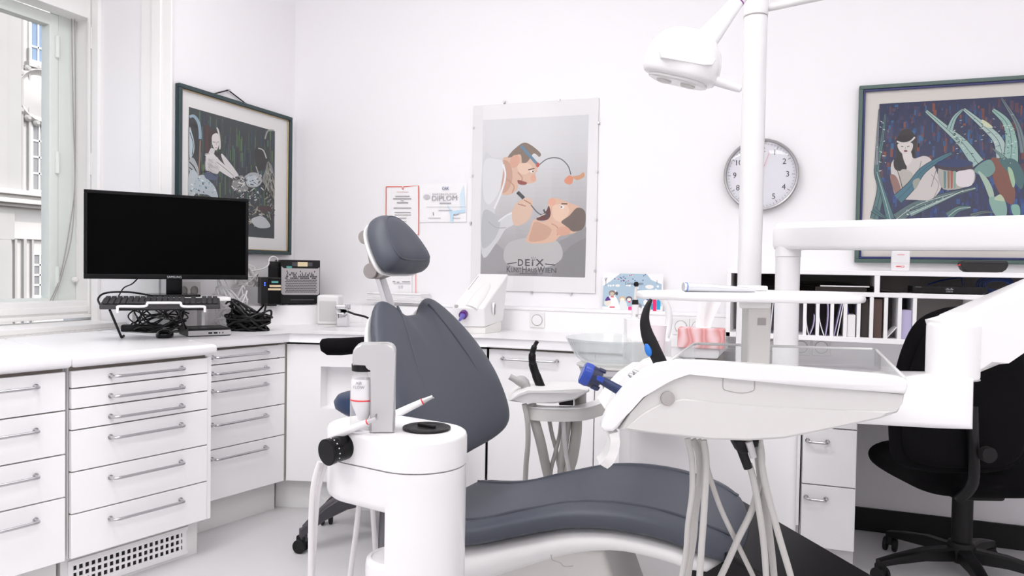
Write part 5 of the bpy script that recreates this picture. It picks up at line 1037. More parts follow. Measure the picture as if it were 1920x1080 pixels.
# cuspidor: white block, frosted bowl, water spout, cup
bwc = at(1150, 650, 2.30); bwc.z = .0
MB().fbox(lookframe(at(1188, 640, 2.28) * 1.0, 0), -.01, .115, -.01, .16, -.135, .012, .012, 3).build('cuspidor_body', WPL, unit)
cq = at(1150, 700, 2.28); MB().lathe(V((cq.x, cq.y, 0)), UP, [(.030, .80), (.036, .838), (.075, .850), (.10, .856), (.106, .872), (.095, .880)], 36).build('bowl_support', WPL, unit)
MB().prism([at(px, py, 2.30) for px, py in ((1168, 716), (1178, 690), (1200, 665), (1260, 667), (1320, 690), (1320, 800), (1215, 790))], Fh * .10, .006, 2).build('support_arm', WPL2, unit)
zr, zb2 = .962, .884
MB().lathe(V((cq.x, cq.y, 0)), UP, [(.070, zb2), (.098, zb2 + .004), (.118, zb2 + .022), (.136, zb2 + .055), (.146, zr - .004), (.149, zr), (.144, zr), (.131, zb2 + .055), (.112, zb2 + .026), (.09, zb2 + .010), (.03, zb2 + .008)], 56, cap0=True, cap1=True).build('bowl', BOWLG, unit, ang=60)
MB().lathe(V((cq.x, cq.y, 0)), UP, [(.112, zb2 - .008), (.112, zb2 - .003)], 40).build('bowl_ring', LPL, unit)
MB().tube(cr([at(1232, 668, 2.36), at(1246, 640, 2.36), at(1254, 610, 2.36), at(1253, 582, 2.36), at(1243, 562, 2.36), at(1232, 552, 2.36)], 6), .0105, 14).build('water_spout', WPL, unit)
MB().fbox(lookframe(at(1238, 650, 2.34)), -.01, .022, -.015, .02, -.03, .035, .003).build('cup_holder', WPL2, unit)
cup = at(1231, 664, 2.22); tag(MB().lathe(cup, UP, [(.021, 0), (.028, .084), (.0285, .086), (.0265, .085), (.020, .004), (.002, .003)], 28, cap0=True).build('drinking_cup', mat('pale_pink_cup', (.82, .72, .76), .4), loc=cup), 'pale pink drinking cup standing beside the frosted bowl', 'cup')
AK = 1.17
def atk(px, py, d): return at(px, py, d * AK)
# assistant holder: U-shaped rail with a small sloped tray, tubes hanging down
asst = thing('assistant_holder', 'white assistant instrument holder with a looped rail beside the chair', 'instrument holder', atk(1050, 760, 2.2))
up_ = cr([atk(998, 772, 2.16), atk(1020, 774, 2.14), atk(1060, 776, 2.14), atk(1090, 774, 2.16), atk(1115, 768, 2.22), atk(1140, 760, 2.30), atk(1175, 752, 2.42)], 5)
zq = sum(p.z for p in up_) / len(up_)
for p in up_: p.z = zq
MB().ribbon(up_, UP, None, .042, .042).build('loop_rail', LPL, asst)
MB().ribbon([p + UP * .022 for p in up_], UP, None, .003, .047).build('rail_cap', WPL, asst)
tr_ = [atk(px, py, 2.12) for px, py in ((953, 752), (970, 738), (990, 730), (1085, 733), (1104, 728), (1106, 734), (1078, 750), (1040, 757), (985, 756))]
MB().prism(tr_, Fh * .19, .007, 3).build('tray', WPL2, asst)
MB().prism([atk(px, py, 2.115) for px, py in ((956, 751), (972, 738.5), (990, 732), (1080, 734.5), (1098, 731), (1075, 737), (992, 736), (974, 742))], -Fh * .002, 0).build('tray_lip', WPL, asst)
MB().cyl(atk(1088, 785, 2.22), atk(1088, 730, 2.22), .021, n=20).build('post', GPL, asst); MB().fbox(lookframe(atk(1062, 760, 2.17)), -.024, .024, 0, .05, 0, .024).build('socket_block', BLK, asst)
tag(MB().tube(cr([atk(1018, 735, 2.2), atk(1006, 705, 2.2), atk(999, 683, 2.2), atk(998, 665, 2.2), atk(1002, 650, 2.2), atk(1008, 639, 2.2)], 6), [.0157] * 7 + [.0146] * 6 + [.0128] * 6 + [.010] * 6 + [.007] * 5 + [.0025], 14).build('saliva_ejector', BLK, loc=at(1018, 735, 2.2)), 'curved black suction handle standing in the small assistant tray', 'instrument')
gn = MB(); gn.tube([atk(956, 706, 2.18), atk(966, 712, 2.18), atk(974, 717, 2.18)], [.0105, .0105, .0128], 14); gn.tube(cr([atk(968, 712, 2.18), atk(980, 716, 2.18), atk(986, 724, 2.18), atk(984, 734, 2.18)], 5), [.0117, .0128, .0163, .0187, .0198, .0198, .0187, .0187, .0175, .0163, .0163, .0163, .0163, .0163, .0152, .014], 14)
tag(gn.build('suction_nozzle', mat('warm_grey_plastic', (.40, .39, .39), .5), loc=at(970, 725, 2.18)), 'small grey suction nozzle at the left end of the assistant tray', 'instrument')
def hose(pts, r, m, label, name='hose', grp=None, k=1.0):
    P_ = [at(p[0], p[1], p[2] * k) for p in pts]; r *= k; P_ = [V((p.x, p.y, max(p.z, .012))) for p in P_]
    return tag(MB().tube(cr(P_, 6), r, 10).build(name, m, loc=P_[0]), label, 'hose', grp)
HG = 'grey hoses below the assistant holder'
hose([(983, 757, 2.14), (989, 790, 2.14), (990, 830, 2.16), (986, 880, 2.2), (985, 960, 2.3), (1010, 1020, 2.4)], .0075, HOSE, 'slender grey hose hanging leftmost from the assistant tray', grp=HG, k=AK)
hose([(996, 757, 2.16), (1003, 790, 2.16), (1014, 830, 2.18), (1026, 885, 2.25), (1045, 960, 2.35), (1070, 1000, 2.4)], .0145, HOSE, 'thick grey hose second from left under the assistant rail', grp=HG, k=AK)
hose([(1027, 770, 2.2), (1034, 810, 2.2), (1043, 845, 2.24), (1050, 880, 2.3), (1080, 960, 2.4)], .0062, HOSE, 'thin grey hose running down right and crossing another under the assistant rail', grp=HG, k=AK)
hose([(1053, 770, 2.22), (1050, 810, 2.22), (1041, 850, 2.22), (1032, 890, 2.26), (1030, 970, 2.4)], .0062, HOSE, 'thin grey hose running down left and crossing another under the assistant rail', grp=HG, k=AK)
hose([(1066, 770, 2.2), (1060, 820, 2.2), (1053, 885, 2.25), (1060, 970, 2.4)], .0125, HOSE, 'thick grey hose just left of the post under the assistant rail', grp=HG, k=AK)
hose([(1056, 772, 2.15), (1057, 810, 2.15), (1061, 850, 2.18), (1068, 890, 2.2), (1080, 970, 2.3)], .0062, HOSEW, 'pale thin hose in front of the thick hose under the assistant rail', grp=HG, k=AK)
hose([(1081, 780, 2.2), (1080, 815, 2.2), (1073, 860, 2.22), (1067, 890, 2.25), (1075, 970, 2.4)], .0165, HOSE, 'thick grey hose rightmost under the assistant rail', grp=HG, k=AK)

# ================================================================ DELIVERY UNIT in front of the chair
dv = thing('delivery_unit', 'white dental delivery unit with instrument head, raised tray and spring arm', 'delivery unit', V((*at(1420, 800, 1.45).xy, at(1420, 826, 1.25).z)))
ZF = 1.25
def F(px, py, d=ZF): return at(px, py, d)
band = [(1128, 802), (1131, 790), (1142, 768), (1160, 745), (1185, 716), (1210, 695), (1237, 683), (1275, 678), (1330, 679), (1500, 690), (1690, 707), (1702, 712), (1705, 725), (1700, 740), (1500, 723), (1350, 708), (1292, 702), (1262, 704), (1242, 714), (1206, 745), (1180, 774), (1160, 803), (1150, 810), (1134, 810)]
MB().prism([F(*p) for p in band], Fh * .035, .007, 3).build('front_lip', WPL, dv)
apron = [(1130, 801), (1133, 791), (1144, 769), (1162, 746), (1187, 718), (1212, 698), (1240, 690), (1272, 694), (1275, 704), (1262, 706), (1242, 716), (1206, 747), (1180, 776), (1160, 804), (1150, 808), (1136, 808)]
MB().prism([F(px, py, ZF + .034) + UP * 0 for px, py in apron], Fh * .20 + Rw * .030, .006, 2).build('apron', WPL, dv)
shell = [(1160, 806), (1182, 775), (1208, 746), (1244, 714), (1292, 701), (1350, 707), (1500, 722), (1698, 739), (1692, 757), (1684, 774), (1650, 784), (1560, 804), (1470, 822), (1400, 826), (1330, 824), (1220, 812)]
MB().prism([F(px, py, ZF + .008) for px, py in shell], Fh * .03, .004, 2).build('front_panel', mat('shell_pale_grey', (.60, .59, .58), .45), dv)
rel = [(1172, 804), (1204, 776), (1240, 756), (1282, 748), (1340, 755), (1420, 763), (1560, 769), (1676, 772), (1650, 782), (1560, 801), (1470, 819), (1400, 823), (1330, 821), (1222, 810)]
MB().prism([F(px, py, ZF + .0045) for px, py in rel], Fh * .006, .0035, 3).build('front_relief', MATS['shell_pale_grey'], dv)
zdk = F(1480, 690).z - .038
bl = [F(px, py, ZF + .037) for px, py in shell]; bl = [V((p.x, p.y, min(p.z, zdk))) for p in bl]
MB().prism(bl, Fh * .33, .006, 2).build('tray_body', WPL2, dv)
bb_ = F(1252, 747, ZF + .0045); MB().cyl(bb_ + Fh * .004, bb_ - Fh * .0035, .0118, bevel=.0015, n=30).build('round_button', GPL, dv)
MB().tube(cr([F(*p, ZF + .0075) for p in ((1356, 709), (1356, 728), (1366, 733), (1392, 737), (1411, 733), (1415, 727), (1415, 713))], 3), .0006, 6).build('hatch_line', GPL, dv)
# acrylic tray walls
ac = [(F(1238, 690, 1.29)), at(1302, 644, 1.60), at(1642, 655, 1.60), F(1697, 709, 1.285)]
aw = MB()
for p, q in ((ac[0], ac[1]), (ac[1], ac[2]), (ac[2], ac[3])):
    n_ = (q - p).cross(UP).normalized() * .0022; h_ = lambda v_: V((v_.x, v_.y, zdk + .002))
    aw.hexa([h_(p) - n_, h_(q) - n_, h_(q) + n_, h_(p) + n_, p - n_, q - n_, q + n_, p + n_])
at_ = aw.build('clear_tray', ACRYL, dv)
MB().tube([ac[0], ac[1] - (ac[1] - ac[0]) * .04, ac[1] + (ac[2] - ac[1]) * .02, ac[2] - (ac[2] - ac[1]) * .02, ac[2] + (ac[3] - ac[2]) * .04, ac[3]], .0028, 8).build('tray_rim', mat('satin_acrylic', (.80, .81, .80), .15), at_)
tk = at(1370, 653, 1.58); MB().fbox(lookframe(tk), -.010, .010, 0, .012, -.008, 0, .002).build('tray_clip', SILV, at_)
# handle loop below the left end
hp_ = cr([F(1147, 806, 1.29), F(1150, 822, 1.29), F(1147, 840, 1.30), F(1139, 858, 1.31), F(1128, 868, 1.33)], 6)
MB().ribbon(hp_, Fh, None, .05, .016).build('handle', mat('translucent_white', (.83, .82, .81), .25, coat=.2), dv)
# raised tray on its post
tz0 = at(1400, 556, 1.52).z
def plan_pts(z, gr=0): return [V((p.x, p.y, z)) for p in [at(px, 556, d) for px, d in ((1192, 1.50), (1205, 1.44), (1300, 1.38), (1420, 1.36), (1560, 1.36), (1610, 1.38), (1624, 1.42), (1618, 1.62), (1600, 1.70), (1420, 1.72), (1300, 1.66), (1206, 1.56))]]
MB().prism(plan_pts(tz0 - .006), UP * .015, .006, 3).build('raised_tray', WPL, dv)
po_ = at(1417, 690, 1.50); pt2 = at(1419, 566, 1.50); MB().fbox((V((po_.x, po_.y, 0)), Rw, Fh, UP), -.023, .023, -.02, .03, zdk, tz0 - .016, .007, 3).build('tray_post', LPL, dv)
MB().prism([V((p.x, p.y, tz0 - .022)) for p in (at(1386, 570, 1.46), at(1446, 570, 1.46), at(1446, 570, 1.56), at(1386, 570, 1.56))], UP * .0158, .005, 2).build('post_flange', WPL2, dv)
MB().fbox((V((po_.x, po_.y, tz0 - .055)), Rw, Fh, UP), -.005, .011, -.0215, -.0195, 0, .014).build('post_window', GPL, dv)
# arm joint at right and spring arm rising to the swing arm
MB().prism([at(px, py, 1.36) for px, py in ((1600, 726), (1690, 712), (1742, 711), (1830, 711), (1828, 807), (1760, 803), (1600, 796))], Fh * .11, .010, 3).build('joint_block', WPL, dv)
jc = at(1785, 710, 1.43); jt = at(1785, 606, 1.43); MB().cyl(V((jc.x, jc.y, jc.z)), V((jc.x, jc.y, jt.z)), .046, bevel=.006, n=44).build('joint_drum', WPL, dv)
MB().lathe(V((jc.x, jc.y, jc.z)), UP, [(.045, .0005), (.0464, .0005), (.0464, .0022), (.045, .0022)], 44).build('joint_ring', GPL, dv)
sa_ = [(1770, 603), (1805, 594), (1920, 545), (2080, 474), (2140, 480), (2130, 560), (2000, 612), (1916, 650), (1884, 672), (1866, 690), (1840, 692), (1800, 690)]
MB().prism([at(px, py, 1.40) for px, py in sa_], Fh * .075, .012, 3).build('spring_arm', WPL, dv)
MB().hexa([at(1832, 700, 1.41), at(1900, 672, 1.41), at(1900, 672, 1.46), at(1832, 700, 1.46), at(1832, 688, 1.41), at(1900, 655, 1.41), at(1900, 655, 1.46), at(1832, 688, 1.46)], .003, 1).build('arm_underside', LPL, dv)
xx = at(2110, 520, 1.45); xt = V((xx.x, xx.y, aB + rise)); MB().cyl(V((xx.x, xx.y, xx.z - .04)), xt, .034, bevel=.004, n=32).build('arm_drop_post', WPL, dv)
# instruments resting in the head and tubes hanging out of it
IH = 'instruments'
i0 = cr([F(1242, 688, 1.36), F(1226, 655, 1.36), F(1214, 628, 1.36), F(1209, 602, 1.36), F(1213, 578, 1.36), F(1221, 561, 1.36)], 6)
su = MB().tube(i0, [.0125 * (1 if k < 10 else 1 - (k - 10) / 21 * .80) for k in range(len(i0))], 16).build('suction_tube', BLK, loc=i0[0]); tag(su, 'curved black suction tube with a blue button on the delivery head', 'instrument'); ROOTLOC[su.name] = i0[0]
ub = (-Fh * .75 - Rw * .66).normalized(); bp_ = F(1221, 655, 1.36) + ub * .0118; MB().lathe(bp_, ub, [(.0125, -.003), (.012, .001), (.008, .0025), (.002, .003)], 20, sx=.5, xdir=(F(1226, 672, 1.36) - F(1214, 640, 1.36)).cross(ub)).build('blue_button', BLUE, su)
PD = 2.36; CB = F(1191, 597, PD)
MB().fbox(lookframe(CB - UP * .085), -.03, .02, -.02, .04, 0, .085, .004).build('pen_holder', WPL, unit)
cm = thing('intraoral_camera', 'slim white intraoral camera pen with a black tip behind the curved tube', 'instrument', CB)
MB().tube([CB - UP * .03, F(1191, 583, PD), F(1191, 571, PD)], .0115, 16).build('body', WPL, cm); MB().tube([F(1191, 572, PD), F(1191, 562, PD)], [.0111, .0095], 16).build('collar', BLK2, cm); MB().tube([F(1191, 562, PD), F(1193, 536, PD)], [.0058, .0045], 12).build('neck', LPL, cm); MB().lathe(F(1193, 533, PD - .004), -Fh, [(.0078, -.006), (.0082, 0), (.005, .002)], 14).build('lens', BLK, cm)
MB().fbox(lookframe(F(1193, 591, PD) - Fh * .0122), -.0035, .0035, 0, .0008, -.0035, .0035).build('mark', GPL, cm)
# blue tube with toothed blue holder head
bt0, bt1, bt2 = F(1172, 738, 1.33), F(1130, 714, 1.33), F(1098, 700, 1.33); ba = (bt2 - bt1).normalized()
bl_ = thing('suction_holder', 'navy blue suction handle with a toothed blue head at the left of the delivery unit', 'instrument', bt0)
MB().tube([bt0, bt1 - ba * -.0, bt1 + ba * .004], [.0092, .0078, .006], 16).build('handle', mat('navy_plastic', (.012, .028, .10), .4), bl_)
hb = F(1124, 712, 1.33); MB().lathe(hb, ba, [(.008, -.004), (.0185, 0), (.0195, .014), (.0200, .018)], 30, cap1=True).build('head', mat('dark_navy_plastic', (.010, .014, .05), .4), bl_)
MB().lathe(hb + ba * .018, ba, [(.0202, 0), (.0212, .004), (.0202, .014), (.017, .016)], 30).build('cap_ring', mat('royal_blue_plastic', (.010, .045, .32), .25), bl_)
xa = ba.orthogonal().normalized(); xb = ba.cross(xa)
for k in range(6):
    q = 2 * PI * k / 6; rd = xa * math.cos(q) + xb * math.sin(q); tg_ = ba.cross(rd); o3 = hb + rd * .0185 - ba * .004
    MB().hexa([o3 - tg_ * .005 - rd * .002, o3 + tg_ * .005 - rd * .002, o3 + tg_ * .005 + rd * .0025, o3 - tg_ * .005 + rd * .0025] + [p + ba * .013 for p in (o3 - tg_ * .004 - rd * .002, o3 + tg_ * .004 - rd * .002, o3 + tg_ * .004 + rd * .0025, o3 - tg_ * .004 + rd * .0025)], .0008, 1).build('tooth', MATS['royal_blue_plastic'] if k % 2 else MATS['dark_navy_plastic'], bl_)
for i, (px, py) in enumerate(((1186, 706), (1194, 700))):
    p_ = F(px, py, 1.34); d_ = (F(px - 12, py + 8 - 16, 1.34) - p_).normalized() * .012
    tag(MB().tube([p_ - d_ * 2, p_, p_ + d_ * .2, p_ + d_ * .7], [.0052, .0052, .0045, .003], 12).build('instrument_tip', CHROME, loc=p_), ('chrome instrument tip lower left of two beside the blue handle', 'chrome instrument tip upper right of two beside the blue handle')[i], 'instrument')
hz0, hz1 = at(1281, 547, 1.47), at(1415, 551, 1.50); hz0.z = tz0 + .009 + .0095; hz1.z = tz0 + .009 + .0045; hd_ = hz1 - hz0
hpq = thing('handpiece', 'slim silver handpiece lying on the raised white tray', 'instrument', hz0 - UP * .0095)
MB().tube([hz0, hz0 + hd_ * .06, hz0 + hd_ * .4, hz0 + hd_ * .8, hz1], [.0085, .0092, .0085, .0058, .004], 18).build('body', mat('pearl_metal', (.66, .67, .70), .22, .5), hpq); MB().tube([hz0 + hd_ * .03, hz0 + hd_ * .045], .0094, 18).build('blue_ring', mat('pale_blue_ring', (.12, .22, .50), .3), hpq)
pd_ = at(1418, 540, 1.62); pd_.z = tz0 + .0095; tag(MB().fbox((pd_, Rw, Fh, UP), -.028, .026, 0, .05, 0, .011, .003).build('swab_box', WPL, loc=pd_), 'small flat white box lying on the raised tray', 'box')
HD_ = 'hoses below the delivery head'
for i, (pts, r, lb) in enumerate([
    ([(1289, 822, 1.33), (1297, 860, 1.33), (1298, 920, 1.34), (1290, 985, 1.36), (1286, 1040, 1.38), (1275, 1100, 1.4), (1262, 1200, 1.44)], .0055, 'pale grey hose leftmost under the delivery head'),
    ([(1299, 824, 1.35), (1310, 850, 1.35), (1312, 900, 1.36), (1304, 960, 1.38), (1300, 1010, 1.40), (1290, 1080, 1.42), (1280, 1200, 1.46)], .0065, 'pale grey hose second from left under the delivery head'),
    ([(1310, 824, 1.37), (1320, 850, 1.37), (1330, 890, 1.38), (1350, 950, 1.40), (1378, 1010, 1.42), (1412, 1080, 1.45), (1450, 1160, 1.5)], .0048, 'thin grey hose slanting right across the seat end'),
    ([(1319, 825, 1.33), (1324, 870, 1.33), (1320, 960, 1.34), (1312, 1080, 1.36), (1308, 1200, 1.4)], .0062, 'pale grey hose third from left hanging almost straight'),
    ([(1424, 826, 1.36), (1428, 870, 1.36), (1412, 950, 1.38), (1384, 1010, 1.40), (1352, 1080, 1.43), (1310, 1160, 1.47)], .0062, 'grey hose slanting left from the black connector'),
    ([(1404, 870, 1.35), (1413, 900, 1.35), (1424, 960, 1.36), (1432, 1020, 1.38), (1437, 1090, 1.4), (1440, 1200, 1.44)], .0062, 'grey hose dropping straight out of the black connector'),
    ([(1418, 826, 1.37), (1424, 880, 1.37), (1434, 940, 1.38), (1444, 1010, 1.40), (1452, 1090, 1.42), (1458, 1200, 1.45)], .0066, 'grey hose second from right under the delivery head'),
    ([(1424, 824, 1.34), (1428, 870, 1.34), (1440, 930, 1.35), (1462, 1010, 1.37), (1485, 1090, 1.39), (1510, 1200, 1.43)], .0062, 'grey hose rightmost under the delivery head')]):
    hose(pts, r, HOSE, lb, grp=HD_)
cn = thing('hose_connector', 'black angled hose connector under the delivery head', 'connector', at(1395, 828, 1.34))
MB().prism([at(px, py, 1.325) for px, py in ((1375, 826), (1424, 826), (1422, 838), (1404, 842), (1402, 851), (1388, 850))], Fh * .035, .002, 1).build('socket', BLK, cn); MB().tube([at(1390, 842, 1.34), at(1403, 878, 1.34)], [.0085, .0078], 14).build('plug', BLK, cn); MB().tube([at(1404, 828, 1.32), at(1413, 858, 1.32)], [.0068, .006], 12).build('metal_sleeve', SILV, cn)

# ================================================================ PROPHYLAXIS CART in the left foreground
ca = math.radians(33); E1 = Rw * math.cos(ca) - Fh * math.sin(ca); E2 = Rw * math.sin(ca) + Fh * math.cos(ca)
C0 = at(743, 799, 1.60); ZT = C0.z; C0 = V((C0.x, C0.y, 0))
cart = thing('prophylaxis_cart', 'white floor standing prophylaxis cart with rounded head and column', 'treatment cart', C0)
HLn, RD = .062, .102
def stad(z, k=0, hl=HLn, n=20): return [C0 + E1 * (sg * hl + (RD + k) * math.cos(q)) + E2 * ((RD + k) * math.sin(q)) + UP * z for sg, qs in ((1, -PI / 2), (-1, PI / 2)) for q in [qs + PI * i / n for i in range(n + 1)]]
MB().rings([stad(ZT - .066, -.002), stad(ZT - .064), stad(ZT - .010), stad(ZT - .004, -.002), stad(ZT - .001, -.006), stad(ZT, -.011)]).build('head', WPL, cart)
MB().rings([stad(ZT - .158, -.03), stad(ZT - .153, -.012), stad(ZT - .146, -.004), stad(ZT - .136, -.001), stad(ZT - .068, -.001)]).build('under_head', WPL, cart)
# column: the right end of the head carried down to the floor, flat on the left
q0 = V((*(at(733, 940, 1.56)).xy, 0)); cu_ = C0 + E1 * HLn
def colr(z, k=0, cut=None):
    out = []; nrm_ = Rw
    lim = (q0 - cu_).dot(nrm_) if cut is None else cut
    for i in range(48):
        q = 2 * PI * i / 48; p = E1 * ((RD + k) * math.cos(q)) + E2 * ((RD + k) * math.sin(q)); d_ = p.dot(nrm_)
        if d_ < lim: p += nrm_ * (lim - d_)
        out.append(cu_ + p + UP * z)
    return out
MB().rings([colr(0, -.001), colr(ZT - .128, -.001)]).build('column', WPL, cart); MB().rings([colr(ZT - .1279, -.003), colr(ZT - .1261, -.003)]).build('column_gap', GPL, cart); MB().rings([colr(ZT - .126, -.002), colr(ZT - .090, -.002)]).build('column_collar', WPL, cart)
bs0 = at(742, 1052, 1.55); bs0 = V((bs0.x, bs0.y, 0)); bz_ = on(716, 1052, 2, 0); zb3 = at(716, 1040, 1.55).z
MB().lathe(bs0, UP, [(.062, 0), (.062, zb3 - .012), (.060, zb3 - .004), (.055, zb3), (.051, zb3), (.050, zb3 - .004), (.002, zb3 - .004)], 44).build('lower_shelf', WPL, cart)
# silver hood over the powder bottle
ho_ = at(717, 797, 1.56); ho_ = V((ho_.x, ho_.y, ZT)); FH = (ho_, (Rw * math.cos(.12) + Fh * math.sin(.12)), (Fh * math.cos(.12) - Rw * math.sin(.12)), UP)
zz = lambda py, d=1.56: at(700, py, d).z - ZT
ht, hu = zz(643), zz(681)
def arc2(cx, cz, r, a0, a1, n=5): return [(cx + r * math.cos(math.radians(a0 + (a1 - a0) * k / n)), cz + r * math.sin(math.radians(a0 + (a1 - a0) * k / n))) for k in range(n + 1)]
pl2 = [(-.024, 0), (.026, 0)] + arc2(.010, ht - .016, .016, 0, 90) + arc2(-.042, ht - .018, .018, 90, 180) + [(-.060, hu)] + arc2(-.034, hu - .010, .010, 90, 0)
MB().prism([FH[0] + FH[1] * u - FH[2] * .032 + UP * z for u, z in pl2], FH[2] * .062, .0045, 3).build('hood', SILV, cart)
MB().lathe(FH[0] + FH[1] * -.0 + UP * (ht + .0), UP, [(.010, 0), (.010, .0006)], 20).build('hood_button', GPL, cart)
bo = FH[0] - FH[1] * .040 + FH[2] * -.002; bh = hu - .016
MB().lathe(bo, UP, [(.024, hu - .014), (.0245, hu - .0005)], 28).build('lid', BLK, cart)
bw_ = MB(); bw_.lathe(bo, UP, [(.0255, .004), (.0265, .008), (.0265, bh - .022), (.0245, bh - .012), (.0205, bh - .006), (.0205, bh + .001)], 36); bw_.build('bottle', glass_mat('bottle_plastic', (.97, .97, .97), .9, .25, (.86, .86, .87), .05), cart, ang=60)
MB().lathe(bo, UP, [(.0252, .066), (.0252, bh - .024), (.022, bh - .015)], 30).build('powder_jar', mat('bottle_white', (.82, .815, .825), .35), cart)
MB().lathe(bo, UP, [(.010, .022), (.013, .030), (.0225, .052), (.0252, .0655)], 26).build('powder_funnel', MATS['bottle_white'], cart)
MB().lathe(bo, UP, [(.0268, .064), (.0270, .0652), (.0268, .0664)], 36).build('red_band', RED, cart); MB().lathe(bo, UP, [(.031, 0), (.031, .003), (.0265, .006)], 36).build('bottle_foot', mat('bottle_foot_white', (.7, .7, .71), .2), cart)
bn = (-Fh).normalized(); MB().fbox((bo + bn * .0253 + UP * .088 + Rw * -.006, Rw, Fh, UP), -.006, .006, .0001, .0002, 0, .0001).build('label_line', INKG, cart)
text('lettering', 'AIR\nFLOW', .0085, bo - Fh * .0272 + UP * .098 - Rw * .004, Rw, UP, INKG, cart)
# black lid of the right chamber
kq = at(800, 801, 1.575); kq = V((kq.x, kq.y, ZT)); MB().lathe(kq, UP, [(.047, 0), (.0505, .002), (.0505, .005), (.047, .0065), (.034, .0065), (.032, .005), (.002, .005)], 44, sx=1).build('chamber_lid', BLK, cart)
MB().fbox((kq + UP * .005, E1, E2, UP), -.022, .022, -.005, .005, 0, .006, .002).build('lid_grip', BLK2, cart)
# holder drum and two handpieces
hd0, hd1 = at(648, 837, 1.545), at(611, 849, 1.505); hx = (hd1 - hd0).normalized()
MB().tube([hd0 - hx * .01, hd1 - hx * .012, hd1 - hx * .010, hd1 - hx * .002, hd1], [.0265, .0265, .0272, .0272, .0245], 40).build('handpiece_holder', BLKG, cart)
xa = hx.orthogonal().normalized(); xb = hx.cross(xa)
for k in range(16): q = 2 * PI * k / 16; rd = xa * math.cos(q) + xb * math.sin(q); MB().cyl(hd1 - hx * .014 + rd * .0262, hd1 - hx * .014 + rd * .0270, .0014, n=8).build('marker', LPL, cart)
def pen(p0, p1, r0, r1, label, tipd):
    t = thing('cleaning_handpiece', label, 'instrument', p0); d_ = p1 - p0
    MB().tube([p0, p0 + d_ * .05, p0 + d_ * .5, p0 + d_ * .80], [r0 * .9, r0, (r0 + r1) / 2, r1], 18).build('body', WPL, t); MB().tube([p0 + d_ * .80, p0 + d_ * .825], r1 * 1.05, 18).build('red_ring', RED, t)
    MB().tube([p0 + d_ * .825, p0 + d_ * .92, p1], [r1, r1 * .75, r1 * .62], 16).build('tip', STEEL, t); MB().tube([p1 - d_ * .03, p1 + tipd], [r1 * .5, r1 * .3], 10).build('nozzle', mat('nozzle_metal', (.3, .28, .28), .35, .8) if 'nozzle_metal' not in MATS else MATS['nozzle_metal'], t)
    return t
pen(at(622, 820, 1.545), at(706, 784, 1.50), .0095, .0056, 'white handpiece with a red ring resting on the black holder of the cart', UP * .008)
pen(at(712, 796, 1.72) + UP * .006, at(811, 744, 1.72), .0105, .0072, 'white handpiece with a red ring behind the silver hood of the cart', (at(814, 747, 1.72) - at(811, 744, 1.72)))
for i, (pts, r) in enumerate([([(600, 866, 1.55), (589, 905, 1.55), (584, 960, 1.56), (583, 1040, 1.58), (584, 1120, 1.6), (600, 1250, 1.65)], .0062), ([(611, 868, 1.56), (598, 910, 1.57), (592, 970, 1.58), (588, 1040, 1.6), (583, 1120, 1.62), (590, 1250, 1.66)], .0060), ([(677, 908, 1.66), (673, 950, 1.67), (666, 1010, 1.68), (657, 1080, 1.7), (650, 1180, 1.74)], .0062), ([(696, 910, 1.66), (699, 960, 1.67), (703, 1020, 1.69), (706, 1080, 1.71), (708, 1200, 1.75)], .0058)]):
    hose(pts, r, HOSEW, ['pale hose leftmost, falling from the black holder drum of the cart', 'pale hose second from left, falling from the black holder drum of the cart', 'pale hose slanting left under the head of the cart', 'pale hose slanting right under the head of the cart'][i], grp='pale hoses of the prophylaxis cart')

# ================================================================ OPERATOR STOOL behind the backrest
def castor(c, m, par, ang_=0, r=.028):
    ax_ = Rw * math.cos(ang_) + Fh * math.sin(ang_)
    q = MB(); 
    for sg in (-1, 1): q.cyl(c + ax_ * (sg * .010) + UP * r, c + ax_ * (sg * .026) + UP * r, r, bevel=.004, n=24)
    q.build('castor', m, par); MB().fbox((c + UP * r, ax_, UP.cross(ax_), UP), -.012, .012, -.02, .02, .0, r + .012, .006, 2).build('castor_fork', m, par)
hub = RZ(-.50, 3.16, 0)
st = thing('operator_stool', 'dark operator stool with navy seat and black arm rest behind the treatment chair', 'stool', hub)
for i, ag in enumerate((203, 150, 82, 8, 275)):
    q = math.radians(ag); dr = Rw * math.cos(q) + Fh * math.sin(q); L_ = .38; sidev = UP.cross(dr)
    prof = [(.03, .205, .095, .062), (.10, .214, .086, .060), (.19, .196, .074, .058), (.28, .152, .058, .054), (.335, .110, .046, .048), (.365, .085, .038, .042)]
    rs = [[hub + dr * u + sidev * (a_ * wd_ / 2) + UP * (z + b_ * h_ / 2) for a_, b_ in ((-1, -.8), (-.7, -1), (.7, -1), (1, -.8), (1, .7), (.7, 1), (-.7, 1), (-1, .7))] for u, z, h_, wd_ in prof]
    lg_ = MB().rings(rs).build('leg', DGR, st); MB().cyl(hub + dr * .363 + UP * .045, hub + dr * .363 + UP * .095, .017, n=18).build('castor_stem', DGR, lg_); castor(hub + dr * .37, BLK2, lg_, q + .9)
MB().lathe(hub, UP, [(.03, .13), (.048, .14), (.055, .18), (.055, .265), (.04, .28)], 28).build('hub', DGR, st); MB().cyl(hub + UP * .26, hub + UP * .56, .025, n=24).build('gas_column', DGR, st)
MB().lathe(hub - Rw * .02, UP, [(.10, .545), (.185, .552), (.218, .575), (.224, .600), (.21, .622), (.14, .634), (.05, .636)], 44).build('seat', NAVY, st, ang=60)
MB().tube([hub + UP * .55 + Rw * .02, hub + Rw * .20 + Fh * .06 + UP * .56, hub + Rw * .24 + Fh * .06 + UP * .72, hub + Rw * .20 + Fh * .05 + UP * .82], .014, 12).build('support_bar', DGR, st)
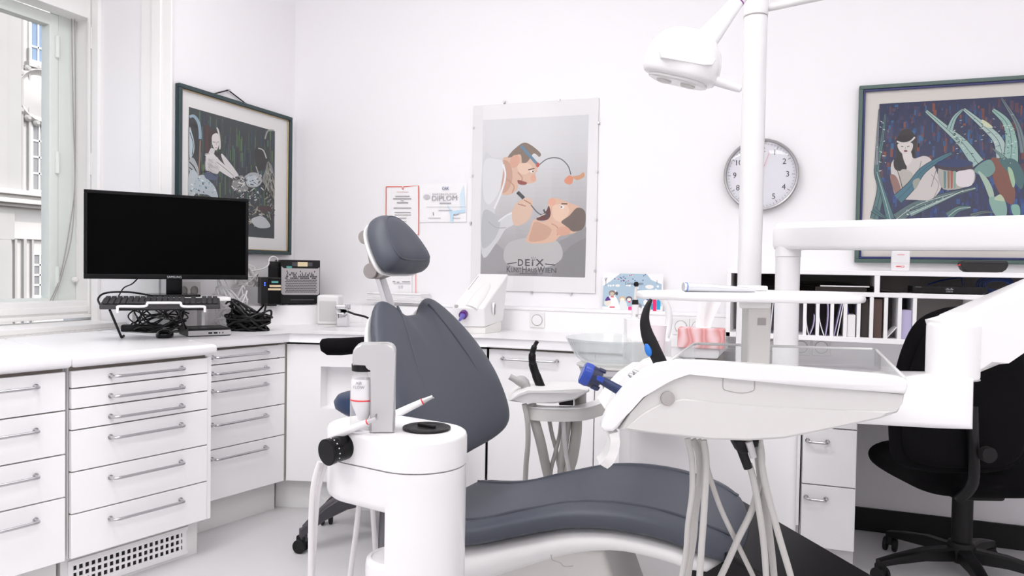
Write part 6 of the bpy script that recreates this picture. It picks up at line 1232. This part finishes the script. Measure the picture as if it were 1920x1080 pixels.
ar = [at(600, 648, 2.86), at(604, 649, 2.86), at(615, 650, 2.87), at(640, 650, 2.9), at(680, 648, 2.95), at(720, 645, 3.0), at(760, 645, 3.05)]
def arr(p, a_, b_): return [p + UP * (a_ * math.sin(q)) + Fh * (b_ * math.cos(q)) for q in [2 * PI * k / 20 for k in range(20)]]
arz = [(.004, .006, .010), (.024, .03, .004), (.033, .04, 0), (.034, .042, 0), (.032, .042, .003), (.032, .04, .004), (.022, .03, .004)]
MB().rings([arr(p + UP * dz, a_, b_) for p, (a_, b_, dz) in zip(ar, arz)]).build('arm_rest', BLKF, st, ang=60)

# ================================================================ OFFICE CHAIR at the desk
oc = RZ(1.74, 2.84, 0)
ch2 = thing('office_chair', 'black fabric office chair seen from behind at the desk', 'office chair', oc)
for i, ag in enumerate((184, 112, 40, 328, 256)):
    q = math.radians(ag); dr = Rw * math.cos(q) + Fh * math.sin(q); sidev = UP.cross(dr)
    prof = [(.03, .105, .055, .05), (.15, .103, .045, .045), (.26, .085, .034, .038), (.33, .070, .026, .032)]
    rs = [[oc + dr * u + sidev * (a_ * wd_ / 2) + UP * (z + b_ * h_ / 2) for a_, b_ in ((-1, -.8), (-.7, -1), (.7, -1), (1, -.8), (1, .7), (.7, 1), (-.7, 1), (-1, .7))] for u, z, h_, wd_ in prof]
    lg_ = MB().rings(rs).build('leg', BLK, ch2); castor(oc + dr * .32, BLK2, lg_, q + .5)
MB().lathe(oc, UP, [(.03, .07), (.045, .08), (.05, .13), (.045, .15), (.036, .155), (.036, .33), (.028, .335), (.028, .37)], 28).build('gas_column', BLK, ch2)
MB().fbox((oc, Rw, Fh, UP), -.085, .10, -.10, .12, .335, .40, .012, 2).build('tilt_mechanism', BLK, ch2)
def OS(u, v_, h): return oc + Rw * (u + .0) + Fh * (v_ + .03) + UP * (.435 + h - .03 * max(0, (v_ - .12) / .1) ** 2 * .3)
ol2 = [(p.x, p.y) for p in cr([(a_, b_, 0) for a_, b_ in ((-.275, -.05), (-.265, .18), (-.17, .27), (0, .285), (.17, .27), (.265, .18), (.275, -.05), (.255, -.21), (.15, -.265), (0, -.27), (-.15, -.265), (-.255, -.21))], 5, True)]
MB().pillow(ol2, (0, 0), (.070), .075, OS, 4.5, .5).build('seat', BLKF, ch2, ang=60)
bkc = RZ(1.535, 2.52, .785)
def OB(u, v_, h): return bkc + Rw * u + UP * (v_) + Fh * (h + .10 * u * u * 4 * .5 - .05 * v_)
hb2 = [(0, .28), (.09, .272), (.17, .225), (.215, .12), (.238, -.02), (.24, -.15), (.215, -.25), (.12, -.285), (0, -.29)]
ob2 = [(p.x, p.y) for p in cr([(u, v_, 0) for u, v_ in hb2 + [(-u, v_) for u, v_ in hb2[-2:0:-1]]], 5, True)]
MB().pillow(ob2, (0, 0), .035, .028, OB, 5, .5).build('backrest', BLKF, ch2, ang=60)
MB().pillow([(u * .88, v_ * .88 - .01) for u, v_ in ob2], (0, 0), .004, .02, lambda u, v_, h: OB(u, v_, h - .026), 5, .5).build('back_shell', BLKF, ch2, ang=60)
MB().tube(cr([bkc + UP * -.05 - Fh * .05, bkc - UP * .17 - Fh * .06, bkc - UP * .31 - Fh * .02 + Rw * .03, bkc - UP * .40 + Fh * .10 + Rw * .06, V((oc.x, oc.y, .37))], 6), .018, 12).build('back_bar', BLK, ch2)
kb2 = bkc - UP * .20 - Fh * .075 + Rw * .03; MB().cyl(kb2, kb2 - Fh * .03, .026, bevel=.005, n=20).build('adjust_knob', BLK2, ch2)
